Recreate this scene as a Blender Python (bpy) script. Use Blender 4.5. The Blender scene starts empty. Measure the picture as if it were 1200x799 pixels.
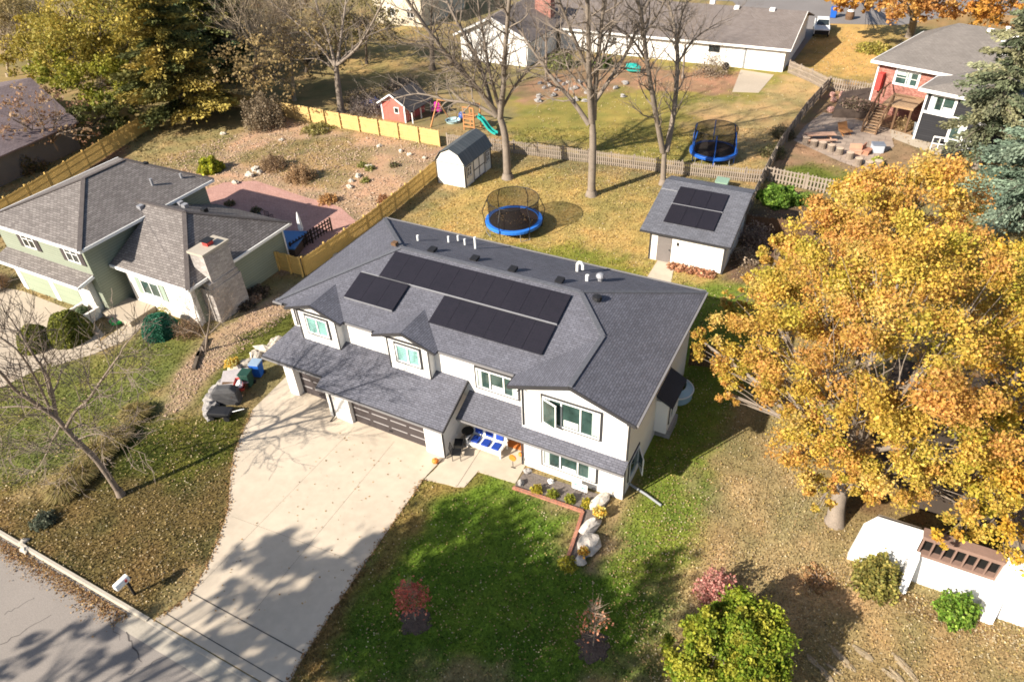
import bpy, math, random
import numpy as np
from mathutils import Vector, Matrix, noise as mnoise
S=bpy.context.scene; COL=S.collection
R=random.Random(7); NR=np.random.default_rng(11)
rad=math.radians
# ---------------------------------------------------------------- camera
CAMP=Vector((5.685,-21.528,27.075)); FPX=830.25
def _basis():
    p=rad(37.864); r=rad(-2.774); w=rad(-29.01)
    f=Vector((math.sin(w)*math.cos(p),math.cos(w)*math.cos(p),-math.sin(p)))
    x=Vector((math.cos(w),-math.sin(w),0)); y=x.cross(f)
    return math.cos(r)*x+math.sin(r)*y, -math.sin(r)*x+math.cos(r)*y, f
CX,CY,CF=_basis()
cd=bpy.data.cameras.new('camera'); cam=bpy.data.objects.new('camera',cd); COL.objects.link(cam)
cd.sensor_width=36; cd.lens=FPX/1200*36; cd.clip_start=.5; cd.clip_end=3000
cam.matrix_world=Matrix(((CX.x,CY.x,-CF.x,CAMP.x),(CX.y,CY.y,-CF.y,CAMP.y),(CX.z,CY.z,-CF.z,CAMP.z),(0,0,0,1)))
S.camera=cam
def ray(u,v): return CF*FPX+CX*(u-600)-CY*(v-399.5)
def G(u,v,z=0.0):
    d=ray(u,v); return CAMP+d*((z-CAMP.z)/d.z)
def ATY(u,v,y):
    d=ray(u,v); return CAMP+d*((y-CAMP.y)/d.y)
def proj(p):
    d=Vector(p)-CAMP; k=FPX/d.dot(CF); return 600+k*d.dot(CX), 399.5-k*d.dot(CY)
HF=Vector((CF.x,CF.y,0)).normalized()
def onplane(u,v,base,off=0.0):
    d=ray(u,v); t=(Vector(base)-CAMP).dot(HF)/d.dot(HF); L=t*d.length
    return CAMP+d*t*(1+off/L)
# ---------------------------------------------------------------- light
SAZ=rad(60); SEL=rad(31.5)
w=bpy.data.worlds.new('World'); S.world=w; w.use_nodes=True
nt=w.node_tree; nt.nodes.clear()
sk=nt.nodes.new('ShaderNodeTexSky'); sk.sky_type='NISHITA'; sk.sun_disc=False; sk.sun_elevation=SEL
sk.sun_rotation=math.atan2(-math.cos(SAZ),-math.sin(SAZ)); sk.air_density=1; sk.dust_density=1.2
bg=nt.nodes.new('ShaderNodeBackground'); bg.inputs[1].default_value=.075
ou=nt.nodes.new('ShaderNodeOutputWorld'); nt.links.new(sk.outputs[0],bg.inputs[0]); nt.links.new(bg.outputs[0],ou.inputs[0])
sd=bpy.data.lights.new('sun','SUN'); sd.energy=5.0; sd.angle=rad(.55); sd.color=(1,.92,.80)
so=bpy.data.objects.new('sun',sd); COL.objects.link(so)
sdir=Vector((math.cos(SAZ)*math.cos(SEL),math.sin(SAZ)*math.cos(SEL),-math.sin(SEL)))
so.rotation_euler=sdir.to_track_quat('-Z','Y').to_euler(); so.location=(-60,-90,60)
S.view_settings.view_transform='Standard'; S.view_settings.look='None'; S.view_settings.exposure=1.08; S.view_settings.gamma=1
S.cycles.filter_width=1.75; S.cycles.max_bounces=6; S.cycles.transparent_max_bounces=8
# ---------------------------------------------------------------- materials
MATS={}
def mat(name,col,rough=.85,var=.16,sc=.8,fine=.14,fsc=14,pat=None,bump=0,spec=.25,metal=0,attr=False,transl=0,bsc=None):
    if name in MATS: return MATS[name]
    m=bpy.data.materials.new(name); m.use_nodes=True; t=m.node_tree; N=t.nodes; L=t.links; N.clear()
    out=N.new('ShaderNodeOutputMaterial'); b=N.new('ShaderNodeBsdfPrincipled'); L.new(b.outputs[0],out.inputs[0])
    b.inputs['Roughness'].default_value=rough; b.inputs['Specular IOR Level'].default_value=spec; b.inputs['Metallic'].default_value=metal
    geo=N.new('ShaderNodeNewGeometry')
    n1=N.new('ShaderNodeTexNoise'); n1.inputs['Scale'].default_value=sc; n1.inputs['Detail'].default_value=4; L.new(geo.outputs['Position'],n1.inputs['Vector'])
    n2=N.new('ShaderNodeTexNoise'); n2.inputs['Scale'].default_value=fsc; n2.inputs['Detail'].default_value=3; L.new(geo.outputs['Position'],n2.inputs['Vector'])
    def ma(op,a,bv,c=None):
        k=N.new('ShaderNodeMath'); k.operation=op
        for i,q in enumerate((a,bv,c)):
            if q is None: continue
            if isinstance(q,(int,float)): k.inputs[i].default_value=q
            else: L.new(q,k.inputs[i])
        return k.outputs[0]
    f=ma('MULTIPLY_ADD',n1.outputs[0],var*3,1-var*1.5); f=ma('ADD',f,ma('MULTIPLY_ADD',n2.outputs[0],fine*3,-fine*1.5)); f=ma('MAXIMUM',f,.25)
    vm=N.new('ShaderNodeVectorMath'); vm.operation='SCALE'; L.new(f,vm.inputs['Scale'])
    h=n2.outputs[0]
    if pat:
        bw,bh,mo,c2,mc,off=pat
        uv=N.new('ShaderNodeUVMap'); br=N.new('ShaderNodeTexBrick'); L.new(uv.outputs[0],br.inputs['Vector'])
        br.inputs['Scale'].default_value=1; br.inputs['Brick Width'].default_value=bw; br.inputs['Row Height'].default_value=bh; br.inputs['Mortar Size'].default_value=mo
        br.inputs['Mortar Smooth'].default_value=.1; br.offset=off; br.inputs['Bias'].default_value=-.1
        br.inputs['Color1'].default_value=(*col,1); br.inputs['Color2'].default_value=(*c2,1); br.inputs['Mortar'].default_value=(*mc,1)
        L.new(br.outputs[0],vm.inputs[0]); h=ma('MULTIPLY_ADD',br.outputs['Fac'],-1.0,ma('MULTIPLY',n2.outputs[0],.5))
    elif attr:
        at=N.new('ShaderNodeAttribute'); at.attribute_name='Col'; L.new(at.outputs['Color'],vm.inputs[0])
    else: vm.inputs[0].default_value=col
    L.new(vm.outputs[0],b.inputs['Base Color'])
    if bump:
        bp=N.new('ShaderNodeBump'); bp.inputs['Strength'].default_value=bump; bp.inputs['Distance'].default_value=.03; L.new(h,bp.inputs['Height']); L.new(bp.outputs[0],b.inputs['Normal'])
    if transl:
        tr=N.new('ShaderNodeBsdfTranslucent'); L.new(vm.outputs[0],tr.inputs[0]); mx=N.new('ShaderNodeMixShader'); mx.inputs[0].default_value=transl
        L.new(b.outputs[0],mx.inputs[1]); L.new(tr.outputs[0],mx.inputs[2]); L.new(mx.outputs[0],out.inputs[0])
    MATS[name]=m; return m
def netmat(name,col,a):
    m=bpy.data.materials.new(name); m.use_nodes=True; t=m.node_tree; N=t.nodes; L=t.links; N.clear()
    out=N.new('ShaderNodeOutputMaterial'); d=N.new('ShaderNodeBsdfDiffuse'); d.inputs[0].default_value=(*col,1); tr=N.new('ShaderNodeBsdfTransparent')
    mx=N.new('ShaderNodeMixShader'); mx.inputs[0].default_value=a; L.new(tr.outputs[0],mx.inputs[1]); L.new(d.outputs[0],mx.inputs[2]); L.new(mx.outputs[0],out.inputs[0]); return m
shingle=mat('slate_shingles',(.104,.103,.122),.9,.14,.5,.24,9,(.28,.12,.010,(.136,.136,.162),(.048,.051,.064),.37),.4)
shingle2=mat('grey_shed_shingles',(.11,.112,.13),.9,.1,.6,.2,9,(.34,.15,.012,(.15,.153,.178),(.06,.062,.07),.5),.3)
shingleB=mat('brown_shingles',(.148,.13,.121),.9,.1,.6,.2,9,(.36,.17,.016,(.228,.204,.19),(.074,.063,.06),.5),.4)
shingleW=mat('weathered_shingles',(.17,.14,.125),.9,.16,.5,.15,8,(.4,.2,.015,(.2,.17,.155),(.1,.085,.08),.5),.3)
shingleG=mat('grey_brown_shingles',(.18,.158,.142),.9,.14,.5,.15,8,(.4,.2,.015,(.22,.195,.175),(.12,.108,.098),.5),.3)
white=mat('white_siding',(.78,.76,.72),.7,.04,.4,.03,12)
whiteb=mat('white_lap_siding',(.76,.74,.70),.7,.05,.5,.04,12,(9,.2,.012,(.8,.78,.74),(.55,.53,.5),.5),.2)
trimw=mat('white_trim',(.8,.79,.76),.5,.03,1,.02,10)
dark=mat('dark_bronze_trim',(.04,.038,.04),.55,.1,1,.06,10)
grey=mat('grey_metal',(.3,.31,.32),.45,.1,1,.06,10,metal=.3)
black=mat('black_plastic',(.018,.018,.02),.5,.1,1,.1,20)
glass=mat('window_glass',(.035,.065,.058),.06,.9,1.1,.2,3,spec=.9)
curtain=mat('pale_curtain',(.40,.46,.43),.5,.2,3,.1,20)
glassd=mat('dark_window_glass',(.02,.026,.028),.06,.5,1.1,.1,3,spec=.9)
blind=mat('teal_window_blind',(.22,.42,.38),.3,.25,.8,.05,6,(9,.12,.015,(.26,.46,.42),(.12,.26,.24),.5),spec=.6)
gdoor=mat('dark_garage_door',(.055,.045,.045),.6,.08,.6,.05,10)
gstrip=mat('pale_door_groove',(.32,.3,.3),.5,.08,.6,.05,10)
pv=mat('solar_cell',(.016,.0145,.019),.3,.12,.5,.03,5,(.17,.17,.005,(.019,.0165,.022),(.026,.023,.028),0),spec=.4)
rail=mat('aluminium_rail',(.34,.34,.36),.4,.1,1,.05,9,metal=.3)
concrete=mat('pale_concrete',(.50,.42,.325),.85,.15,.28,.10,2.2,bump=.08)
concreteD=mat('tan_concrete',(.42,.35,.27),.9,.1,.3,.07,5,bump=.08)
joint=mat('dark_joint',(.09,.08,.07),.9)
asphalt=mat('worn_asphalt',(.25,.22,.195),.92,.1,.3,.22,26,bump=.15)
asphaltd=mat('far_asphalt',(.2,.18,.17),.92,.1,.3,.1,6)
kerbm=mat('kerb_concrete',(.40,.355,.29),.9,.14,.7,.12,9,bump=.1)
sage=mat('sage_siding',(.24,.265,.205),.75,.05,.5,.04,9,(9,.19,.014,(.26,.285,.22),(.155,.175,.13),.5),.2)
sagedoor=mat('pale_sage_door',(.27,.31,.225),.7,.05,.5,.04,9)
wbrick=mat('white_painted_brick',(.72,.68,.62),.85,.08,.8,.1,8,(.22,.075,.008,(.8,.76,.7),(.5,.46,.42),.5),.25)
chim=mat('stained_white_brick',(.30,.27,.255),.9,.42,.7,.25,6,(.3,.1,.012,(.44,.4,.37),(.26,.24,.22),.5),.3)
rbrick=mat('red_brick',(.23,.06,.042),.9,.45,2.2,.35,8,(.24,.08,.008,(.40,.16,.12),(.34,.26,.22),.5),.25)
pineW=mat('new_pine_boards',(.56,.39,.16),.8,.14,1.2,.12,14,bump=.1)
pinemid=mat('golden_fence_boards',(.60,.40,.13),.8,.16,1.2,.14,14)  # base colour raised to stand in for light bounced off the lawn
greyW=mat('weathered_grey_wood',(.27,.22,.175),.9,.18,1.5,.16,14)
brownW=mat('brown_wood',(.13,.075,.042),.85,.18,1.2,.14,12)
cedarW=mat('cedar_wood',(.42,.2,.08),.8,.14,1.2,.12,12)
deckW=mat('tan_deck_boards',(.36,.23,.13),.85,.14,1,.12,10,(6,.14,.012,(.42,.28,.17),(.12,.08,.05),.3))
bark=mat("grey_bark",(.21,.165,.13),.95,.22,2.2,.3,16,bump=.5)
barkd=mat('dark_bark',(.11,.085,.065),.95,.22,2.2,.3,16,bump=.5)
barkp=mat("pale_bark",(.215,.175,.14),.95,.22,2.2,.25,16,bump=.4)
leafm=mat('leaf',(1,1,1),.6,.10,.5,.1,3,attr=True,transl=.35,spec=.25)
needle=mat('needles',(1,1,1),.7,.12,.5,.12,4,attr=True,transl=.12,spec=.15)
twigm=mat('dry_twigs',(.26,.2,.15),.9,.2,1,.2,9)
bluep=mat('blue_plastic',(.015,.10,.42),.4,.08,1,.05,8,spec=.4)
bluec=mat('blue_cushion',(.015,.05,.30),.8,.06,1,.08,15)
greenp=mat('dark_green_plastic',(.02,.06,.045),.5,.08,1,.05,8)
tealp=mat('teal_plastic',(.02,.30,.26),.4,.08,1,.05,8)
pinkp=mat('magenta_plastic',(.6,.03,.3),.4,.08,1,.05,8)
redp=mat('red_paint',(.52,.06,.05),.6,.12,1,.1,8)
barnred=mat('pink_red_boards',(.56,.14,.11),.8,.14,1.2,.1,8,(.16,4,.012,(.6,.17,.13),(.36,.08,.06),0))
orangep=mat('pumpkin_orange',(.65,.2,.03),.5,.1,4,.1,20)
matm=mat('orange_coir',(.5,.16,.04),.95,.1,4,.2,30)
stone=mat('pale_limestone',(.5,.44,.36),.92,.22,1.6,.2,9,bump=.4)
stoneg=mat('grey_stone',(.29,.27,.255),.92,.22,1.6,.22,9,bump=.4)
mulch=mat('dark_mulch',(.085,.062,.05),.95,.2,1.5,.5,18,bump=.5)
gravelm=mat('grey_gravel',(.15,.125,.11),.95,.15,1.2,.55,14,bump=.5)
bedbrick=mat('edging_brick',(.36,.14,.09),.9,.2,2,.2,10,(.2,.5,.012,(.42,.2,.13),(.2,.13,.1),0))
pavers=mat('red_pavers',(.40,.22,.18),.9,.14,.6,.2,6,(.3,.15,.01,(.46,.27,.225),(.3,.17,.14),.5),.1)
netm=netmat('black_net',(.02,.018,.016),.58)
matb=mat('trampoline_mat',(.045,.03,.028),.8,.3,1.2,.15,8)
terr=mat('white_masonry_paint',(.8,.79,.77),.75,.03,.5,.03,9)
clearp=mat('pale_blue_plastic',(.35,.5,.58),.2,.1,1,.05,6,spec=.5)
# ---------------------------------------------------------------- mesh building
WORLD={}
class M:
    def __init__(s): s.v=[];s.f=[];s.mi=[]
    def add(s,vs,fs,m=0):
        k=len(s.v); s.v+= [Vector(p) for p in vs]; s.f+= [[i+k for i in f] for f in fs]; s.mi+= [m]*len(fs); return s
    def box(s,x0,x1,y0,y1,z0,z1,m=0):
        return s.add([(x0,y0,z0),(x1,y0,z0),(x1,y1,z0),(x0,y1,z0),(x0,y0,z1),(x1,y0,z1),(x1,y1,z1),(x0,y1,z1)],
          [(0,3,2,1),(4,5,6,7),(0,1,5,4),(1,2,6,5),(2,3,7,6),(3,0,4,7)],m)
    def fbox(s,O,U,V,N,a0,a1,b0,b1,c0,c1,m=0):
        O,U,V,N=map(Vector,(O,U,V,N)); P=lambda a,b,c:O+U*a+V*b+N*c
        return s.add([P(a0,b0,c0),P(a1,b0,c0),P(a1,b0,c1),P(a0,b0,c1),P(a0,b1,c0),P(a1,b1,c0),P(a1,b1,c1),P(a0,b1,c1)],
          [(0,1,2,3),(4,7,6,5),(0,4,5,1),(1,5,6,2),(2,6,7,3),(3,7,4,0)],m)
    def bar(s,a,b,w,h=None,m=0):
        a,b=Vector(a),Vector(b); h=h or w; d=(b-a).normalized(); x=d.cross(Vector((0,0,1)))
        x=Vector((1,0,0)) if x.length<1e-3 else x.normalized(); y=x.cross(d)
        return s.fbox(a,x,d,y,-w/2,w/2,0,(b-a).length,-h/2,h/2,m)
    def tube(s,pts,rs,n=6,m=0,cap=True):
        pts=[Vector(p) for p in pts]; k=len(s.v); ref=None
        for i,p in enumerate(pts):
            d=(pts[min(i+1,len(pts)-1)]-pts[max(i-1,0)]).normalized()
            if ref is None: ref=d.orthogonal().normalized()
            ref=ref-d*ref.dot(d); ref=ref.normalized() if ref.length>1e-4 else d.orthogonal().normalized()
            q=d.cross(ref); r=rs[i] if hasattr(rs,'__len__') else rs
            for j in range(n):
                t=2*math.pi*j/n; s.v.append(p+(ref*math.cos(t)+q*math.sin(t))*r)
        for i in range(len(pts)-1):
            for j in range(n):
                s.f.append([k+i*n+j,k+i*n+(j+1)%n,k+(i+1)*n+(j+1)%n,k+(i+1)*n+j]); s.mi.append(m)
        if cap: 
            s.f.append([k+j for j in range(n)][::-1]); e=k+(len(pts)-1)*n; s.f.append([e+j for j in range(n)]); s.mi+=[m,m]
        return s
    def poly(s,pts,m=0): return s.add(pts,[list(range(len(pts)))],m)
    def prism(s,pts,ext,m=0):
        pts=[Vector(p) for p in pts]; e=Vector(ext); n=len(pts)
        return s.add(pts+[p+e for p in pts],[list(range(n))[::-1],[i+n for i in range(n)]]+[[i,(i+1)%n,(i+1)%n+n,i+n] for i in range(n)],m)
    def slab(s,pts,t=.14,m=0): return s.prism([Vector(p)-Vector((0,0,t)) for p in pts],(0,0,t),m)
    def lathe(s,prof,c=(0,0,0),n=12,m=0):
        c=Vector(c); k=len(s.v)
        for r,z in prof:
            for j in range(n):
                t=2*math.pi*j/n; s.v.append(c+Vector((r*math.cos(t),r*math.sin(t),z)))
        for i in range(len(prof)-1):
            for j in range(n): s.f.append([k+i*n+j,k+i*n+(j+1)%n,k+(i+1)*n+(j+1)%n,k+(i+1)*n+j]); s.mi.append(m)
        s.f.append([k+j for j in range(n)][::-1]); e=k+(len(prof)-1)*n; s.f.append([e+j for j in range(n)]); s.mi+=[m,m]; return s
    def blob(s,c,r,amp=.25,seed=0,nu=12,nv=8,m=0,sc=1.3):
        c=Vector(c); r=Vector(r) if hasattr(r,'__len__') else Vector((r,r,r)); k=len(s.v)
        for i in range(nv+1):
            th=math.pi*i/nv
            for j in range(nu):
                ph=2*math.pi*j/nu; d=Vector((math.sin(th)*math.cos(ph),math.sin(th)*math.sin(ph),math.cos(th)))
                q=1+amp*mnoise.noise(d*sc+Vector((seed*7.3,seed*3.1,0)))+(amp*.55*mnoise.noise(d*sc*2.9+Vector((0,seed*5.1,seed))) if amp>.25 else 0); s.v.append(c+Vector((d.x*r.x,d.y*r.y,d.z*r.z))*q)
        for i in range(nv):
            for j in range(nu): s.f.append([k+i*nu+j,k+(i+1)*nu+j,k+(i+1)*nu+(j+1)%nu,k+i*nu+(j+1)%nu]); s.mi.append(m)
        return s
    def build(s,name,mats,parent=None,smooth=False,bevel=0):
        off=Vector((0,0,0)); q=parent
        while q is not None:
            if q.name in WORLD: off=WORLD[q.name]
            q=q.parent
        me=bpy.data.meshes.new(name); me.from_pydata([p-off for p in s.v],[],s.f)
        if not isinstance(mats,(list,tuple)): mats=[mats]
        for a in mats: me.materials.append(a)
        if len(mats)>1: me.polygons.foreach_set('material_index',s.mi)
        uv=me.uv_layers.new(name='UVMap'); Z=Vector((0,0,1)); dat=[0.0]*(2*len(me.loops)); vs=me.vertices
        for p in me.polygons:
            n=p.normal; u=Z.cross(n); u=u.normalized() if u.length>.02 else Vector((1,0,0)); v=n.cross(u)
            for li in p.loop_indices:
                c=vs[me.loops[li].vertex_index].co; dat[2*li]=c.dot(u); dat[2*li+1]=c.dot(v)
        uv.data.foreach_set('uv',dat)
        if smooth: me.polygons.foreach_set('use_smooth',[True]*len(me.polygons))
        o=bpy.data.objects.new(name,me); COL.objects.link(o); o.parent=parent
        if bevel:
            b=o.modifiers.new('b','BEVEL'); b.width=bevel; b.segments=2; b.limit_method='ANGLE'
        return o
def thing(name,label,cat,loc=(0,0,0),rz=0,group=None,world=False):
    o=bpy.data.objects.new(name,None); COL.objects.link(o); o.location=loc; o.rotation_euler=(0,0,rz); o.empty_display_size=.3
    o['label']=label; o['category']=cat
    if group: o['group']=group
    if world: WORLD[o.name]=Vector(loc)
    return o
def tag(o,label,cat,group=None):
    o['label']=label; o['category']=cat
    if group: o['group']=group
    return o
def recenter(o):
    me=o.data; a=np.empty(len(me.vertices)*3,np.float32); me.vertices.foreach_get('co',a); a=a.reshape(-1,3)
    c=np.array([(a[:,0].min()+a[:,0].max())/2,(a[:,1].min()+a[:,1].max())/2,a[:,2].min()],np.float32)
    me.vertices.foreach_set('co',(a-c).ravel()); me.update(); o.location=[float(q) for q in c]; return o
def struct(name,m,mt,**k):
    o=m.build(name,mt,**k); o['kind']='structure'; return o
def stuff(o): o['kind']='stuff'; return o
def kids(o): return [c for c in COL.objects if c.parent==o]
CH={}
def dup(root,loc,rz=None,label=None,scale=None):
    r=root.copy(); COL.objects.link(r); r.location=loc
    if rz is not None: r.rotation_euler=(0,0,rz)
    if label: r['label']=label
    if scale: r.scale=(scale,)*3
    for ch in list(root.children):
        c=ch.copy(); COL.objects.link(c); c.parent=r
        for g in list(ch.children):
            d=g.copy(); COL.objects.link(d); d.parent=c
    return r
def npmesh(name,v,f,cols=None,mt=None,parent=None):
    v=np.asarray(v,np.float32); f=np.asarray(f,np.int32); k=f.shape[1]
    off=Vector((0,0,0)); q=parent
    while q is not None:
        if q.name in WORLD: off=WORLD[q.name]
        q=q.parent
    v=v-np.array(off,np.float32)
    me=bpy.data.meshes.new(name); me.vertices.add(len(v)); me.vertices.foreach_set('co',v.ravel())
    me.loops.add(f.size); me.loops.foreach_set('vertex_index',f.ravel()); me.polygons.add(len(f))
    me.polygons.foreach_set('loop_start',np.arange(0,f.size,k,dtype=np.int32))
    try: me.polygons.foreach_set('loop_total',np.full(len(f),k,np.int32))
    except Exception: pass
    me.update(calc_edges=True)
    if cols is not None:
        a=me.color_attributes.new('Col','FLOAT_COLOR','POINT'); c=np.ones((len(v),4),np.float32); c[:,:3]=cols; a.data.foreach_set('color',c.ravel())
    if mt: me.materials.append(mt)
    o=bpy.data.objects.new(name,me); COL.objects.link(o); o.parent=parent; return o
def unit(a): return a/np.maximum(np.linalg.norm(a,axis=1,keepdims=True),1e-6)
def leafquads(c,size,aspect=1.35,flat=0.0,axis=None,rng=NR):
    n=len(c); t=unit(rng.normal(size=(n,3))) if axis is None else unit(axis+rng.normal(size=(n,3))*.35)
    if flat: t[:,2]*=(1-flat); t=unit(t)
    r=rng.normal(size=(n,3)); 
    if flat: r[:,2]*=(1-flat)
    b=unit(np.cross(t,unit(np.cross(t,r)))); s=(size*(.45+1.1*rng.random(n)**1.3))[:,None] if np.isscalar(size) else (size)[:,None]
    v=np.stack([c-t*s*aspect/2,c+b*s/2,c+t*s*aspect/2,c-b*s/2],1).reshape(-1,3)
    return v,np.arange(4*n).reshape(n,4)
def lcols(n,pal,jit=.18,rng=NR,wts=None):
    pal=np.array(pal); i=rng.choice(len(pal),n,p=wts); c=pal[i]*(1+jit*rng.normal(size=(n,1))); return np.clip(c,.004,1)
def leafobj(name,c,size,cols,mt,parent=None,**k):
    v,f=leafquads(c,size,**k); return npmesh(name,v,f,np.repeat(cols,4,0),mt,parent)
# ---------------------------------------------------------------- ground
def W2(pxs): return np.array([tuple(G(u,v))[:2] for u,v in pxs])
def vnoise(x,y,sc,seed=0):
    x=x*sc+seed*17.3; y=y*sc+seed*5.7; xi=np.floor(x).astype(int); yi=np.floor(y).astype(int); fx=x-xi; fy=y-yi
    fx=fx*fx*(3-2*fx); fy=fy*fy*(3-2*fy)
    def h(a,b):
        t=np.sin(a*127.1+b*311.7+seed*74.7)*43758.5453; return t-np.floor(t)
    return (h(xi,yi)*(1-fx)+h(xi+1,yi)*fx)*(1-fy)+(h(xi,yi+1)*(1-fx)+h(xi+1,yi+1)*fx)*fy
def sdist(x,y,P):
    d=np.full(x.shape,1e9); ins=np.zeros(x.shape,bool); n=len(P)
    for i in range(n):
        ax,ay=P[i]; bx,by=P[(i+1)%n]; ex,ey=bx-ax,by-ay; t=np.clip(((x-ax)*ex+(y-ay)*ey)/(ex*ex+ey*ey+1e-9),0,1)
        d=np.minimum(d,np.hypot(x-ax-t*ex,y-ay-t*ey)); c=((ay>y)!=(by>y))&(x<(bx-ax)*(y-ay)/(by-ay+1e-12)+ax); ins^=c
    return np.where(ins,d,-d)
TAN=(.34,.25,.125); BRN=(.135,.10,.038); OLV=(.15,.155,.042); GRN=(.105,.17,.02); YGR=(.255,.19,.05); DIRT=(.24,.165,.10)
REG=[ # pixel polygon, colour, feather, grass density
 ([(470,300),(560,190),(760,215),(900,250),(870,320),(800,420),(600,330)],(.36,.26,.092),1.2,1),
 ([(560,300),(580,285),(660,285),(800,330),(890,340),(880,430),(780,400),(600,320)],(.2,.2,.036),1.4,1),
 ([(570,170),(760,195),(880,215),(900,190),(870,200),(560,150)],(.38,.24,.115),.8,.4),
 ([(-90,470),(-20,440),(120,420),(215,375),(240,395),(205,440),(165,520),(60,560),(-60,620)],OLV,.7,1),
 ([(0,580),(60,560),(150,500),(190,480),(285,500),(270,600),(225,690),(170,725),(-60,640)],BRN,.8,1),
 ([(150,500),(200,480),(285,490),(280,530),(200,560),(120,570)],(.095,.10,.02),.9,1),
 ([(470,560),(560,553),(600,573),(680,600),(668,660),(720,580),(820,640),(770,799),(330,799),(430,640)],GRN,.8,1),
 ([(440,640),(485,565),(560,553),(520,585),(470,640),(420,720)],(.2,.155,.05),.5,1),
 ([(330,799),(330,760),(420,650),(440,660),(380,799)],(.16,.11,.04),.5,1),
 ([(735,400),(800,330),(880,330),(880,450),(850,500),(835,560),(825,640),(790,700),(690,650),(735,570)],(.155,.195,.032),.7,1),
 ([(900,440),(960,500),(1000,640),(1200,730),(1200,799),(940,799),(790,799),(775,750),(815,690),(845,590),(865,520)],TAN,1.3,.8),
 ([(1060,690),(1200,740),(1200,760),(1060,720)],(.2,.11,.055),.6,.3),
 ([(900,740),(1060,720),(1200,770),(1200,799),(900,799)],(.3,.215,.1),.8,.5),
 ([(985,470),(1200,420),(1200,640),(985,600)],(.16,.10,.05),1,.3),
 ([(715,580),(740,590),(735,640),(690,670),(685,655)],(.30,.20,.115),.5,.25),
 ([(240,400),(300,360),(345,335),(350,360),(300,400),(245,440),(215,480),(190,490),(205,440)],(.36,.245,.15),.45,0),
 ([(285,395),(345,362),(352,385),(300,420),(255,470),(230,470)],(.115,.12,.026),.35,1),
 ([(150,200),(250,165),(330,140),(520,172),(500,205),(400,295),(330,325),(240,230)],(.37,.245,.15),.8,0),
 ([(275,185),(330,165),(420,160),(395,200),(300,200)],(.27,.195,.09),.6,.4),
 ([(290,190),(400,175),(445,170),(400,225),(350,215)],(.28,.2,.095),.6,.4),
 ([(130,190),(180,160),(250,150),(280,160),(230,200)],(.24,.19,.085),.8,.6),
 ([(0,250),(140,170),(150,190),(0,270)],(.22,.13,.08),.6,.2),
 ([(380,150),(540,165),(590,165),(570,110),(480,60),(400,60)],(.24,.18,.085),1.5,.4),
 ([(590,165),(880,205),(965,100),(930,80),(700,65),(600,100)],(.24,.2,.055),1.6,.7),
 ([(800,130),(900,110),(930,90),(980,85),(930,180),(860,200)],(.36,.255,.115),1.5,.5),
 ([(600,100),(700,65),(800,80),(900,90),(860,110),(720,105),(620,120)],(.28,.17,.10),1.2,.2),
 ([(440,110),(540,20),(420,30),(400,80)],(.36,.26,.105),2,.4),
 ([(890,200),(985,95),(1050,110),(1100,190),(1000,230),(900,222)],(.25,.165,.095),1,.2),
 ([(900,215),(940,190),(1010,205),(1040,215),(960,225)],(.14,.15,.03),.8,.6),
 ([(935,80),(960,30),(1010,20),(1060,40),(1020,100)],(.46,.29,.10),1,.4),
 ([(1000,0),(1200,0),(1200,40),(1060,30)],(.3,.19,.085),1.5,.2),
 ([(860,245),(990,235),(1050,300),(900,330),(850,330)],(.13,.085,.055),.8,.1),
]
RW=[(W2(p),np.array(c),f,g) for p,c,f,g in REG]
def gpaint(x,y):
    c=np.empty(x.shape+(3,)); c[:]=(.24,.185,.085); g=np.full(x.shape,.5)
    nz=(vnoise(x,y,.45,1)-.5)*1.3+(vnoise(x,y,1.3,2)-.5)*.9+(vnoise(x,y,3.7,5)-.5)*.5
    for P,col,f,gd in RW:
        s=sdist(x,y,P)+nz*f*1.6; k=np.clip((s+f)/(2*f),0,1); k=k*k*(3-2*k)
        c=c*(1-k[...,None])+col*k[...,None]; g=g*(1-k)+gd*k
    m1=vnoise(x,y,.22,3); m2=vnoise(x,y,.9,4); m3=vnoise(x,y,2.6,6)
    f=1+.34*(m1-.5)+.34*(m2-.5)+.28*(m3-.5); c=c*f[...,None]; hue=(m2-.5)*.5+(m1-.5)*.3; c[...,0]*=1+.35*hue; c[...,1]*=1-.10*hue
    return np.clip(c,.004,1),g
def axis(a,b,st,far):
    L=[a]; s=st
    while L[0]>-far: s*=1.25; L.insert(0,L[0]-s)
    n=int((b-a)/st); L+= [a+(b-a)*i/n for i in range(1,n+1)]; s=st
    while L[-1]<far: s*=1.25; L.append(L[-1]+s)
    return np.array(L)
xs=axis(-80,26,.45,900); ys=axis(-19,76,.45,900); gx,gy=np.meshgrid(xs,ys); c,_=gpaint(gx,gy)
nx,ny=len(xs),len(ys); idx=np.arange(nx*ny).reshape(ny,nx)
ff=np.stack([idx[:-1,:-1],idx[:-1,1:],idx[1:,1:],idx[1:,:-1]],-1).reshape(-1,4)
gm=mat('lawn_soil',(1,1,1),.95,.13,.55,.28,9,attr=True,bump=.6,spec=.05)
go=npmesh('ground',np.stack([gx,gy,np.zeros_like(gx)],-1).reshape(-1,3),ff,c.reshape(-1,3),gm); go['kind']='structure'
def sheet(name,pts,mt,z=.004,kind=True,t=0):
    m=M(); P=[(p[0],p[1],z) for p in pts]
    (m.prism([(a,b,z-t) for a,b,_ in P],(0,0,t)) if t else m.poly(P)); return struct(name,m,mt)
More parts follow.
